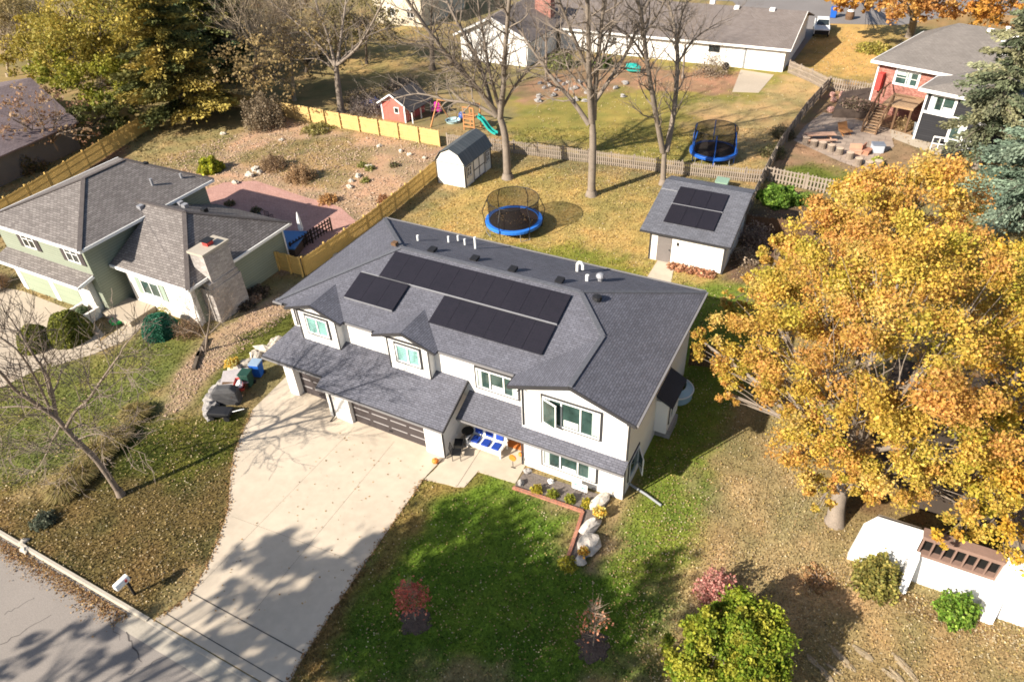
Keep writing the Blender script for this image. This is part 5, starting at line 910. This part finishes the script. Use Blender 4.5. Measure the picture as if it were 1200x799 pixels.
pumpkin('orange pumpkin beside the white porch sofa',(-8.2,.35,.04),.17); pumpkin('orange pumpkin on the ground beside the garage pillar',(-10.1,-1.75,.03),.18); pumpkin('small orange pumpkin at the porch edge near the doormat',(-6.35,.55,.04),.14)
t=thing('garden_stake','round orange metal pumpkin ornament on a thin stake','ornament',(-6.35,-.35,.04)); m=M(); m.tube([(0,-.03,.72),(0,.03,.72)],.2,16); m.build('disc',orangep,t); m=M(); m.bar((0,0,0),(0,0,.55),.025); m.bar((-.12,0,0),(.12,0,0.02),.03); m.build('stake',black,t)
slabm=mat('pale_slab_stone',(.52,.47,.41),.92,.25,2.2,.25,8,bump=.5)
# front bed
for i,(u,v) in enumerate([(629,576),(647,581),(668,587),(688,592)]): flowers('dwarf_shrub',['dwarf yellow green shrub nearest the front walk in the gravel bed','dwarf olive shrub second from the walk in the gravel bed','dwarf green shrub beside the white yard sign','dwarf yellowish shrub next to the pale stone slabs'][i],P2(u,v),.3,[(.28,.27,.03),(.2,.24,.03)] if i%3 else [(.42,.32,.03),(.3,.28,.03)],900,'shrub',.055,.42,group='dwarf shrubs in the gravel bed',seed=70+i)
t=thing('yard_sign','white yard sign with green marks in the gravel bed','sign',P2(679,578)); m=M(); m.fbox((-.4,0,.25),X_,(0,.0,1),NY,0,.8,0,.5,0,.012); b=m.build('board',trimw,t); m=M(); gm_=mat('sign_green',(.02,.35,.2),.6)
for a,b_,c,d in ((.08,.3,.3,.38),(.34,.42,.28,.34),(.46,.7,.2,.28),(.12,.5,.12,.16),(.55,.68,.12,.16)): m.fbox((-.4,0,.25),X_,(0,0,1),NY,a,b_,c,d,.0125,.016)
m.build('lettering',gm_,b); m=M(); m.bar((-.25,.02,0),(-.25,.02,.7),.02); m.bar((.25,.02,0),(.25,.02,.7),.02); m.build('stake',grey,t)
rock('small white round stone in the gravel bed',P2(645,565),(.16,.14,.12),61,trimw,group='stones in the gravel bed')
for i,(u,v,l_) in enumerate([(610,567,'tan rock at the corner of the brick edging'),(618,553,'dark tan rock beside the front wall corner'),(697,572,'brown rock near the pale slabs and front wall')]): rock(l_,P2(u,v),(.2,.16,.14),62+i,stoneg,group='stones in the gravel bed')
for i,(u,v,r,l_,mt_) in enumerate([(713,575,(.45,.4,.42),'upright pale cut stone block at the house corner',slabm),(703,590,(.3,.65,.3),'long pale limestone slab below the house corner',slabm),(692,618,(.32,.7,.28),'speckled grey limestone slab in the middle of the row',slabm),(690,640,(.5,.62,.3),'widest rough grey slab of the row',slabm),(680,658,(.25,.3,.2),'small pale stone at the bottom end of the slab row',slabm)]):
    m=M(); m.blob((0,0,r[2]*.5),r,.3,70+i,12,8,sc=1.5); o=m.build('stone_slab',mt_); o.location=P2(u,v); o.rotation_euler=(0,0,-.35 if i<4 else 0); tag(o,l_,'rock','limestone slabs beside the flower bed')
flowers('flower_pot','yellow flowers in a dark pot between the limestone slabs',P2(702,606),.32,YEL,500,'flowers',.08,.35,pot=black,seed=80); flowers('flower_pot','orange and yellow flowers in a blue pot at the slab row end',P2(684,652),.26,[(.6,.32,.05),(.6,.45,.1)],350,'flowers',.08,.3,pot=bluep,seed=81); flowers('flower_clump','yellow flower clump at the end of the brick edging',P2(665,662),.45,[(.5,.42,.05),(.3,.3,.04)],700,'flowers',.08,.3,seed=82)
m=M(); m.tube([G(737,566,.32),G(741,569,.14),G(757,579,.09),G(775,592,.07)],.065,8); t=m.build('drain_pipe',grey); tag(t,'grey downspout extension pipe lying across the lawn','pipe')
for i in range(0): pass
t=thing('window_well','pale blue plastic window well cover on the ground by the house wall','well cover',(-.65,8.4,0)); m=M(); n=14
for i in range(n+1): a=-math.pi/2+math.pi*i/n; m.v.append(Vector((.95*math.cos(a),.95*math.sin(a),0))); m.v.append(Vector((.95*math.cos(a),.95*math.sin(a),.5))); m.v.append(Vector((.55*math.cos(a),.7*math.sin(a),.75)))
for i in range(n):
    for k in range(2): m.f.append([i*3+k,i*3+3+k,i*3+4+k,i*3+1+k]); m.mi.append(0)
m.build('dome',clearp,t); m=M(); m.tube([(.97*math.cos(-math.pi/2+math.pi*i/n),.97*math.sin(-math.pi/2+math.pi*i/n),.5) for i in range(n+1)],.04,6); m.build('rim',trimw,t)
# trampolines
def trampoline(label,loc,r,h,seed,padm,poled):
    t=thing('trampoline',label,'trampoline',loc,seed); zr_=.85; m=M(); m.lathe([(r-.25,zr_),(r-.25,zr_+.005),(.01,zr_+.006)],n=40); m.build('mat',matb,t); m=M(); m.lathe([(r-.27,zr_+.03),(r+.05,zr_+.03),(r+.07,zr_-.03),(r+.05,zr_-.22),(r+.03,zr_-.22),(r,zr_-.01),(r-.27,zr_+.01)],n=48)
    m.f=m.f[:-2]; m.mi=m.mi[:-2]; m.build('pad',padm,t,smooth=False)
    for i in range(4):
        a=i*math.pi/2+.4; c,s=math.cos(a),math.sin(a); c2,s2=math.cos(a+.35),math.sin(a+.35); m=M(); m.tube([(r*c,r*s,zr_-.05),(r*c*1.02,r*s*1.02,.03),(r*c2*1.02,r*s2*1.02,.03),(r*c2,r*s2,zr_-.05)],.03,6); m.build('leg',grey,t)
    top=zr_+h; m=M(); nn=40; rn=r-.18
    for i in range(nn):
        a=2*math.pi*i/nn
        for z,q in ((zr_+.03,.99),(zr_+h*.5,.985),(top,1.0)): m.v.append(Vector((rn*q*math.cos(a),rn*q*math.sin(a),z)))
    for i in range(nn):
        for k in range(2): j=(i+1)%nn; m.f.append([i*3+k,j*3+k,j*3+k+1,i*3+k+1]); m.mi.append(0)
    m.build('net',netm,t); m=M(); m.tube([(rn*math.cos(2*math.pi*i/nn),rn*math.sin(2*math.pi*i/nn),top) for i in range(nn+1)],.03,5); m.build('net_rim',black,t)
    for i in range(6):
        a=i*math.pi/3+.2; c,s=math.cos(a),math.sin(a); m=M(); q=1.12 if not poled else 1.02; m.tube([(r*c,r*s,.1),(r*c*q,r*s*q,zr_+h*.45),(rn*c*1.01,rn*s*1.01,top)],.035 if not poled else .05,6); m.build('pole',black if not poled else bluep,t)
    return t
trampoline('trampoline with open black net and pale blue pad on the mown back yard',(-17.6,21.7,0),2.15,1.75,.3,mat('sky_blue_pad',(.03,.17,.62),.45),False)
trampoline('trampoline with tall dark net and bright blue pad beyond the picket fence',(-7.0,40.4,0),2.05,2.0,.6,bluep,True)
n=70; a=NR.uniform(0,6.28,n); q=np.sqrt(NR.random(n))*1.5; o=leafobj('trampoline_leaves',np.stack([-17.6+q*np.cos(a)*1.1,21.7+q*np.sin(a)*.6,np.full(n,.875)],1),.11,lcols(n,[(.4,.22,.12),(.45,.3,.16)]),leafm,flat=.8); stuff(o); o['label']='dry leaves lying on the near trampoline mat'; o['category']='leaves'
t=thing('utility_box','pale green utility box behind the solar shed','utility box',P2(845,222)); m=M(); m.box(-.5,.5,-.4,.4,0,.75); m.build('body',mat('pale_green_box',(.24,.36,.27),.6),t,bevel=.03); m=M(); m.prism([(-.53,-.43,.752),(.53,-.43,.752),(.53,.43,.85),(-.53,.43,.85)],(0,0,.06)); m.build('lid',mat('green_lid',(.2,.3,.23),.6),t)
# play yard
t=thing('playhouse','red wooden playhouse with dark roof and white trim behind the pine fence','playhouse',(-39.6,38.9,0),world=True); m=M(); m.prism([(-41.2,37.3,0),(-38.3,37.3,0),(-38.3,37.3,1.9),(-39.75,37.3,2.75),(-41.2,37.3,1.9)],(0,3.6,0)); m.build('wall',barnred,t)
m=M(); m.slab([(-41.5,37.0,1.78),(-39.75,37.0,2.85),(-39.75,41.3,2.85),(-41.5,41.3,1.78)][::-1],.08); m.slab([(-37.3,37.0,1.35),(-39.75,37.0,2.85),(-39.75,41.3,2.85),(-37.3,41.3,1.35)],.08); m.build('roof',mat('charcoal_playhouse_roof',(.07,.06,.06),.9,.2,1,.2,9,(.3,.15,.015,(.1,.09,.09),(.03,.03,.03),.5),.3),t)
m=M(); m.box(-41.25,-41.1,37.24,37.298,0,1.9); m.box(-38.4,-38.25,37.24,37.298,0,1.9); m.bar((-41.5,36.97,1.78),(-39.75,36.97,2.85),.05,.14); m.bar((-38.0,36.97,1.78),(-39.75,36.97,2.85),.05,.14); m.build('white_trim',trimw,t)
window(t,(-39.6,37.3,.85),X_,NY,.6,.65,1,trim=None,pane=glassd); window(t,(-38.3,38.0,.7),Y_,X_,.9,.8,2,trim=None,pane=glassd)
for y in (37.4,39,40.9): m=M(); m.bar((-37.5,y,0),(-37.5,y,1.4),.1); m.build('porch_post',trimw,t)
t=thing('swing_set','cedar swing set with climbing frame and teal slide','swing set',(-32,38,0),world=True); m=M()
m.bar((-35.2,37.2,0),(-34.8,38.4,2.5),.12); m.bar((-34.6,39.9,0),(-34.8,38.4,2.5),.12); m.bar((-34.9,38.4,2.5),(-30.6,38.9,2.5),.13); m.build('beam',cedarW,t)
m=M()
for x in (-31.6,-30.4):
    for y in (37.9,39.2): m.bar((x,y,0),(x,y,2.4),.11)
for z in (.4,.8,1.2,1.6): m.bar((-31.6,37.88,z),(-30.4,37.88,z),.06,.12)
m.box(-31.6,-30.4,37.9,39.2,1.3,1.36); m.bar((-31.6,37.9,2.35),(-30.4,37.9,2.35),.1); m.bar((-31.6,39.2,2.35),(-30.4,39.2,2.35),.1); m.build('tower',cedarW,t)
m=M(); sp=[(-30.35,38.5,1.4),(-29.6,38.3,1.15),(-28.7,37.9,.5),(-28.1,37.7,.28),(-27.7,37.6,.25)]
for a,b in zip(sp,sp[1:]): m.bar(a,b,.5,.05); 
for a,b in zip(sp,sp[1:]):
    for s in (-.25,.25): m.bar(Vector(a)+Vector((0,s,.1)),Vector(b)+Vector((0,s,.1)),.05,.2)
m.build('slide',tealp,t)
for x in (-33.8,-32.6): m=M(); m.bar((x-.2,38.5,.5),(x+.2,38.5,.5),.2,.03); m.bar((x-.2,38.5,.5),(x-.2,38.6,2.45),.02); m.bar((x+.2,38.5,.5),(x+.2,38.6,2.45),.02); m.build('swing_seat',black,t)
t=thing('kiddie_pool','small white rimmed paddling pool under the swing set','pool',P2(531,143)); m=M(); m.lathe([(.7,0),(.78,.22),(.84,.24),(.72,.2),(.66,.06),(.02,.05)],n=20); m.build('shell',mat('pale_teal_plastic',(.4,.55,.55),.4),t)
m=M(); m.blob((0,0,.4),.4,0,1,14,10); o=m.build('play_ball',bluep,smooth=True); o.location=P2(542,140); tag(o,'bright blue ball between paddling pool and cedar tower','ball')
t=thing('toy_car','magenta toy ride-on parked beside the red playhouse','toy',P2(512,133),.5); m=M(); m.box(-.55,.55,-.35,.35,.2,.6); m.box(-.2,.5,-.32,.32,.6,1.2); m.build('body',pinkp,t,bevel=.12)
for a in (-.35,.35):
    for b in (-.4,.34): m=M(); m.tube([(a,b,.18),(a,b+.06,.18)],.18,10); m.build('wheel',black,t)
t=thing('tarp_heap','blue tarp heap beside the red playhouse wall','tarp',P2(437,125)); m=M(); m.blob((0,0,.3),(1.3,.9,.5),.5,8,14,8,sc=2); m.build('tarp',mat('navy_tarp',(.04,.06,.2),.5),t)
t=thing('dry_brush_pile','grey brush pile left of the red playhouse','brush',P2(450,122)); 
t2=flowers('dry_brush','grey dry bramble around the red playhouse',P2(432,132),2.6,[(.22,.18,.16),(.28,.22,.18)],3800,'bush',.1,1.6,seed=90); bpy.data.objects.remove(t)
t=thing('kettle_tarp','teal covered wheelbarrow on the slope before the white house','wheelbarrow',P2(742,85)); m=M(); m.blob((0,0,.5),(1.0,.6,.5),.3,4); m.build('cover',tealp,t); m=M(); m.tube([(1.1,-.05,.25),(1.1,.05,.25)],.25,10); m.build('wheel',black,t); t.name='wheelbarrow.001'
m=M(); m.tube([(0,-.12,.42),(0,.12,.42)],.42,16); o=m.build('spare_tyre',black); o.location=P2(850,82); tag(o,'dark tyre leaning on the long white wall','tyre')
flowers('green_shrub','dark green shrub below the long white wall',P2(706,78),1.3,[(.08,.12,.03),(.12,.16,.04)],1800,'bush',.2,1.2,seed=91); flowers('green_shrub','loose green shrub at the white gable corner',P2(655,78),1.8,[(.16,.2,.05),(.24,.24,.08)],2500,'bush',.2,1.5,seed=92)
chair('green garden chair by the long white wall',P2(783,70),.4,mat('green_chair',(.1,.25,.12),.6))
for i in range(24):
    u=R.uniform(625,735); v=R.uniform(96,122); rock('tan garden rock on the slope before the white house',P2(u,v),(R.uniform(.2,.45),R.uniform(.15,.35),R.uniform(.12,.25)),100+i,stoneg,group='rocks on the slope by the white house')
flowers('dry_brush','grey dry bramble heap behind the red playhouse',P2(470,104),2.4,[(.2,.16,.13),(.26,.2,.15)],3200,'bush',.1,1.3,seed=102); flowers('dry_brush','dark dry bramble between playhouse and pale limbed tree',P2(425,118),2.2,[(.16,.13,.1),(.22,.17,.12)],2600,'bush',.1,1.4,seed=103)
flowers('dark_shrub','dark shrubs against the purple roof house wall',P2(30,200),2.0,[(.07,.07,.03),(.14,.10,.05)],3000,'bush',.14,1.8,seed=104); flowers('dark_shrub','brown shrubs at the purple roof house corner',P2(50,182),1.8,[(.2,.12,.07),(.12,.09,.04)],2200,'bush',.14,1.8,seed=105)
flowers('dry_shrub','large pale leafless shrub against the long white wall',P2(832,88),2.1,[(.34,.27,.2),(.28,.22,.16)],3000,'bush',.09,2.3,seed=106); flowers('dry_shrub','tangled dry plants along the dark picket fence',P2(916,160),1.2,[(.2,.15,.09),(.14,.13,.06)],1800,'bush',.1,1.0,seed=107); flowers('dry_shrub','tangled olive plants lower along the dark picket fence',P2(905,182),1.2,[(.15,.15,.06),(.22,.18,.09)],1800,'bush',.1,.9,seed=108)
t=thing('wood_seat','pinkish folding chair behind the picnic table',  'seat',P2(990,158),.8); m=M(); m.box(-.5,.5,-.4,.4,.35,.42); m.build('seat',pw_ if 'pw_' in globals() else cedarW,t); m=M(); m.prism([(-.5,.35,.42),(.5,.35,.42),(.5,.7,1.0),(-.5,.7,1.0)],(0,.06,0)); m.build('backrest',cedarW,t); m=M(); m.bar((-.4,-.35,0),(-.4,.35,.36),.07); m.bar((.4,-.35,0),(.4,.35,.36),.07); m.build('leg',cedarW,t)
# truck
t=thing('pickup_truck','white pickup truck parked beside the long white house','truck',(-4.4,85.2,0),math.pi+.14); wm=mat('white_car_paint',(.78,.78,.76),.3,.03,1,.02,8,spec=.6)
m=M(); pr_=[(-2.7,.45),(2.7,.45),(2.75,.85),(2.6,1.08),(1.35,1.18),(-.9,1.18),(-2.7,1.15)]; m.prism([(-.95,x,z) for x,z in pr_][::-1],(1.9,0,0)); m.build('body',wm,t,bevel=.06)
m=M(); m.add([(-.9,1.35,1.18),(.9,1.35,1.18),(.9,-.9,1.18),(-.9,-.9,1.18),(-.72,.7,1.85),(.72,.7,1.85),(.72,-.75,1.85),(-.72,-.75,1.85)],[(0,1,5,4),(1,2,6,5),(2,3,7,6),(3,0,4,7),(4,5,6,7)]); m.build('cab',wm,t,bevel=.05)
m=M(); m.add([(-.78,1.29,1.25),(.78,1.29,1.25),(.66,.78,1.8),(-.66,.78,1.8)],[(0,1,2,3)]); m.v=[p+Vector((0,.03,.02)) for p in m.v]; m.build('windscreen',glassd,t)
for s in (-1,1): m=M(); m.add([(s*.91,1.1,1.22),(s*.91,-.75,1.22),(s*.755,-.6,1.78),(s*.755,.62,1.78)],[(0,1,2,3)]); m.build('side_window',glassd,t)
m=M(); m.box(-.8,.8,-2.6,-1.0,1.1,1.19); m.build('bed',black,t); m=M(); m.box(-.85,.85,2.7,2.82,.45,.95); m.build('bumper',black,t)
for s in (-1,1):
    m=M(); m.box(s*.75-.12,s*.75+.12,2.68,2.78,.86,1.0); m.build('headlight',trimw,t)
    for y in (-1.7,1.75): m=M(); m.tube([(s*.8,y,.38),(s*.98,y,.38)],.38,14); w_=m.build('wheel',black,t); m=M(); m.tube([(s*.97,y,.38),(s*1.0,y,.38)],.2,10); m.build('rim',grey,w_)
t=thing('barrel_planter','brown barrel with white top on the far lawn edge','barrel',P2(995,23)); m=M(); m.lathe([(.5,0),(.6,.5),(.5,1.05)],n=14); m.build('body',brownW,t); m=M(); m.lathe([(.45,1.06),(.3,1.25),(.02,1.3)],n=12); m.build('top',trimw,t)
# brick house patio
t=thing('picnic_table','weathered pinkish picnic table with two benches on the flagstones','table',P2(960,166),.45); pw_=mat('pinkish_picnic_wood',(.48,.29,.2),.85,.12,2,.1,10)
m=M(); m.box(-1.3,1.3,-.4,.4,.72,.78); m.build('top',pw_,t)
for s in (-1,1): m=M(); m.box(-1.3,1.3,s*.75-.15,s*.75+.15,.42,.47); m.build('bench',pw_,t)
for x in (-.9,.9): m=M(); m.bar((x,-.75,0),(x,.35,.72),.09); m.bar((x,.75,0),(x,-.35,.72),.09); m.bar((x,-.8,.4),(x,.8,.4),.08); m.build('leg',pw_,t)
lab='cut log stump edging the flagstone patio'
for i,(u,v) in enumerate([(944,168),(953,172),(963,174),(973,177),(983,181),(995,186),(1005,193),(1017,197),(1028,196)]):
    t=thing('log_stump',lab,'stump',P2(u,v),group='log stumps around the patio'); m=M(); m.lathe([(.36,0),(.33,.2),(.34,.6)],n=11); m.build('bark',bark,t); m=M(); m.lathe([(.335,.602),(.3,.62),(.02,.625)],n=11); m.build('cut_face',mat('pale_cut_wood',(.5,.38,.28),.9,.15,4,.15,12),t)
for i,(u,v,mt_,l_) in enumerate([(1002,180,pw_,'pinkish low wooden seat at the patio front'),(1015,180,mat('rusty_wood',(.36,.17,.11),.9),'rusty brown low seat beside the grey storage box')]):
    t=thing('wood_seat',l_,'seat',P2(u,v),.3+i); m=M(); m.box(-.5,.5,-.35,.35,.3,.4); m.build('seat',mt_,t); m=M(); m.box(-.5,.5,.3,.38,.4,.8); m.build('backrest',mt_,t); m=M(); m.box(-.45,.45,-.3,.3,0,.3); m.build('base',mt_,t)
t=thing('storage_box','grey storage box with dark lid at the patio corner','box',P2(1027,178),.3); m=M(); m.box(-.5,.5,-.4,.4,0,.7); m.build('body',mat('light_grey_plastic',(.42,.45,.5),.5),t,bevel=.04); m=M(); m.box(-.54,.54,-.44,.44,.705,.8); m.build('lid',mat('slate_lid',(.16,.18,.22),.5),t,bevel=.02)
wheelie('trash_can','grey trash can under the wooden deck by the black wall',P2(1074,160),.2,mat('grey_can',(.26,.3,.34),.5),h=1.1,w=.8)
t=thing('kettle_barbecue','black covered barbecue standing before the black wing','barbecue',P2(1112,185),0); m=M(); m.box(-.7,.7,-.4,.4,0,1.0); m.box(-.45,.45,-.35,.35,1.0,1.35); m.build('cover',black,t,bevel=.1); m=M(); m.bar((-.8,-.4,1.0),(.8,-.4,1.0),.05); m.build('handle',grey,t)
t=thing('white_railing','white metal railing at the foot of the black wing','railing',P2(1110,178)); m=M(); m.bar((-1.4,0,1.2),(1.8,-.2,1.2),.1); m.bar((-1.4,0,.6),(1.8,-.2,.6),.06)
for k in range(7): m.bar((-1.4+k*.53,-k*.033,0),(-1.4+k*.53,-k*.033,1.2),.06)
m.build('bars',trimw,t)
flowers('dry_shrub','tan dry grasses under the deck stairs',P2(1058,150),.9,DRY,900,'bush',.1,1.0,seed=93); flowers('garden_plant','dark low plants on the raised garden bed',tuple(G(1003,124,.9)),1.6,[(.12,.1,.06),(.2,.15,.1),(.3,.2,.16)],1500,'plant',.13,.6,seed=94); flowers('garden_plant','yellow green plant at the stumps of the patio',P2(1027,192),.6,[(.4,.42,.08)],500,'plant',.12,.6,seed=95)
for i in range(9): rock('reddish garden stone beside the raised bed',tuple(G(R.uniform(972,1015),R.uniform(112,132),.0)),(R.uniform(.3,.5),R.uniform(.25,.4),.3),130+i,mat('reddish_stone',(.42,.24,.2),.9,.2,2,.2,9),group='reddish stones of the raised bed')
flowers('hedge_shrub','yellow green grass hump beside the brick house',P2(1025,60),2.2,[(.3,.27,.05),(.36,.28,.08)],2200,'bush',.2,.9,seed=96)
# behind the sage house
t=thing('shade_block','square block whose blue top stands for patio shade behind the sage house','stand-in block',P2(336,292),.35); m=M(); m.box(-1.3,1.3,-1.3,1.3,0,.75); m.build('block_side',mat('dark_block_side',(.08,.06,.05),.7),t,bevel=.05); m=M(); m.box(-1.35,1.35,-1.35,1.35,.755,.87); m.build('cover',mat('blue_shade_top',(.08,.2,.42),.5),t,bevel=.04)  # invented block; blue top stands in for bluish shade on the patio floor
t=thing('patio_umbrella','closed white patio umbrella beside the blue shade block','umbrella',P2(356,282)); m=M(); m.tube([(0,0,0),(0,0,2.5)],.03,6); m.build('pole',grey,t); m=M(); m.lathe([(.16,.9),(.2,1.1),(.14,1.9),(.04,2.45)],n=10); m.build('canopy',trimw,t); m=M(); m.lathe([(.3,0),(.3,.08),(.06,.12)],n=12); m.build('base',black,t)
for i,(u,v) in enumerate([(312,262),(322,266),(304,257)]): chair('dark patio chair in the shade behind the sage house',P2(u,v),i*1.3,black,group='dark chairs behind the sage house')
m=M(); m.tube([(.4*math.cos(a_*.4),.4*math.sin(a_*.4),.06+.004*a_) for a_ in range(48)],.045,6); o=m.build('garden_hose',mat('bright_green_hose',(.05,.5,.12),.5)); o.location=P2(138,378); tag(o,'coil of bright green hose beside the entry step','hose')
for i,(a,b,l_) in enumerate([((232,420),(243,398),'dark landscape timber near the bare shrub'),((228,434),(234,414),'short dark landscape timber lower on the slope')]):
    A_=G(*a);B2=G(*b); m=M(); m.bar(A_+Vector((0,0,.1)),B2+Vector((0,0,.1)),.2,.2); tag(recenter(m.build('landscape_timber',barkd)),l_,'timber')
bare_tree('small leafless shrub tree by the stained chimney',G(240,412),[(240,412),(242,400),(243,390)],[([(242,395),(232,375),(228,360)],.05),([(243,392),(246,370),(244,352)],.05),([(243,394),(258,378),(266,368)],.045),([(242,398),(230,390),(218,386)],.03)],.09,77,bark,dens=4,twl=.4)
flowers('low_planting','dark low plants along the sage house side wall',P2(303,345),.9,[(.07,.06,.04),(.12,.09,.06),(.2,.14,.1)],1400,'plant',.09,.5,seed=97); flowers('low_planting','dark low plants beside the stained chimney foot',P2(288,360),.7,[(.06,.05,.035),(.14,.1,.07)],900,'plant',.09,.45,seed=98); flowers('dry_shrub','pinkish dry tuft beside the chimney foot',P2(300,352),.5,[(.4,.28,.2)],500,'bush',.08,.5,seed=99)
flowers('garden_plant','yellowish vine under the white brick wall',P2(196,366),.6,[(.4,.34,.08),(.3,.28,.06)],500,'plant',.08,.9,seed=100)
flowers('dry_perennial','low evergreen in the white brick planter',(-38.55,-.8,.6),.45,[(.12,.16,.08)],700,'plant',.07,.35,seed=101)
# gravel pieces and field stones
def gravel(name,label,poly,n,pal,sz):
    p=np.array(poly,float); u0,v0=p.min(0); u1,v1=p.max(0); u=NR.uniform(u0,u1,n*3); v=NR.uniform(v0,v1,n*3); k=sdist(u,v,p)>0; u,v=u[k][:n],v[k][:n]; d=np.array(CF)*FPX+np.outer(u-600,np.array(CX))-np.outer(v-399.5,np.array(CY)); t_=-CAMP.z/d[:,2]; x=CAMP.x+d[:,0]*t_; y=CAMP.y+d[:,1]*t_; ok=(vnoise(x,y,.35,12)+.25*vnoise(x,y,1.1,13)>NR.random(len(x))*.9)
    for Q_ in HARD: ok&=sdist(x,y,Q_)<0
    x,y=x[ok],y[ok]; n=len(x); s=sz*NR.uniform(.5,1.6,n)**2; c=np.stack([x,y,s*.2],1); a=NR.uniform(0,6.28,n)
    base=np.array([(1,0,0),(-.5,.87,0),(-.5,-.87,0),(.1,.1,.9)]); ca,sa=np.cos(a)[:,None],np.sin(a)[:,None]; bx=base[None,:,0]*ca-base[None,:,1]*sa; by=base[None,:,0]*sa+base[None,:,1]*ca
    V_=np.stack([bx,by*.8,np.repeat(base[None,:,2],n,0)],-1)*s[:,None,None]*.6*NR.uniform(.7,1.3,(n,4,1))+c[:,None,:]; i0=np.arange(n)[:,None,None]*4; f=(np.array([[0,1,3],[1,2,3],[2,0,3]])[None]+i0).reshape(-1,3)
    o=npmesh(name,V_.reshape(-1,3),f,np.repeat(np.clip(lcols(n,pal,.12),.01,1),4,0),mat('gravel_stone',(1,1,1),.9,.1,2,.1,8,attr=True)); stuff(o); o['label']=label; o['category']='gravel'
TG=[(.42,.28,.19),(.36,.24,.17),(.5,.37,.27),(.28,.19,.13)]
gravel('gravel','loose pinkish gravel covering the yard behind the sage house',[(150,200),(250,165),(330,140),(520,172),(500,205),(400,295),(330,325),(240,230)],16000,TG,.075)
gravel('gravel','tan gravel strip along the sage house side',[(240,400),(300,360),(345,335),(350,360),(300,400),(245,440),(215,480),(190,490),(205,440)],7000,TG,.05)
gravel('gravel','grey gravel in the front flower bed',[(602,571),(683,596),(665,655),(678,660),(705,600),(716,585),(702,579),(615,551)],5000,[(.2,.18,.17),(.13,.11,.10),(.3,.27,.25)],.05)
sp_=[(262,158,.35),(300,200,.5),(293,207,.5),(305,203,.35),(410,220,.35),(412,213,.3),(420,207,.35),(433,196,.35),(330,165,.3),(383,152,.3),(445,172,.3),(470,178,.3),(480,182,.3),(498,186,.3),(276,215,.4),(331,196,.3),(420,285,.3),(393,300,.3),(388,292,.25)]
for i,(u,v,r) in enumerate(sp_): rock('pale field stone lying on the gravel yard',P2(u,v),(r,r*.7,r*.5),160+i,stone,group='field stones on the gravel yard')
for i in range(9): rock('rough pale stone at the bottom corner of the tan lawn',P2(R.uniform(950,1065),R.uniform(765,800)),(R.uniform(.25,.6),R.uniform(.07,.14),.035),200+i,mat('tan_flagstone',(.29,.225,.145),.92,.2,1.6,.2,9),group='flat stones at the lawn bottom',name='flat_stone')
# ---------------------------------------------------------------- labels of the setting
SL=dict(ground='patchy autumn lawn and bare soil covering the whole neighbourhood',driveway='pale concrete driveway curving from the street to the garages',walkway='pale concrete walk and porch slab before the front door',
 concrete_joints='dark joint lines cut across the concrete driveway',street='worn grey asphalt street at the kerb',gutter='pale concrete gutter apron where driveway meets street',kerb='rolled concrete kerb along the lawn edge',
 road_cracks='dark cracks wandering over the asphalt street',shed_path='short concrete path leading to the shed door',mulch_bed='dark gravel flower bed under the front window',neighbor_driveway='tan concrete driveway of the sage house',
 garden_path='tan path past the round bushes',brick_patio='red paver patio behind the sage house',concrete_pad='concrete pad behind the long white house',back_driveway='grey driveway beside the far white house',back_street='far street beyond the back houses',
 garden_bed='raised dark garden bed below the brick house wall',truck_drive='grey driveway strip under the white pickup truck',patio_paving='flagstone patio below the brick house deck',patio_walk='concrete walk under the brick house deck',lawn_grass='short autumn grass on the lawns',fallen_leaves='tan and orange fallen leaves strewn over lawns',drifted_leaves='brown leaves drifted along the driveway edge and kerb',stray_leaves='few dry leaves on the driveway')
for o in list(COL.objects):
    if o.parent is None and o.type=='MESH' and o.get('kind') in ('structure','stuff') and 'label' not in o:
        b=o.name.split('.')[0]
        if b in SL: o['label']=SL[b]; o['category']=b.replace('_',' ')
        o['category']=o.get('category',b.replace('_',' '))
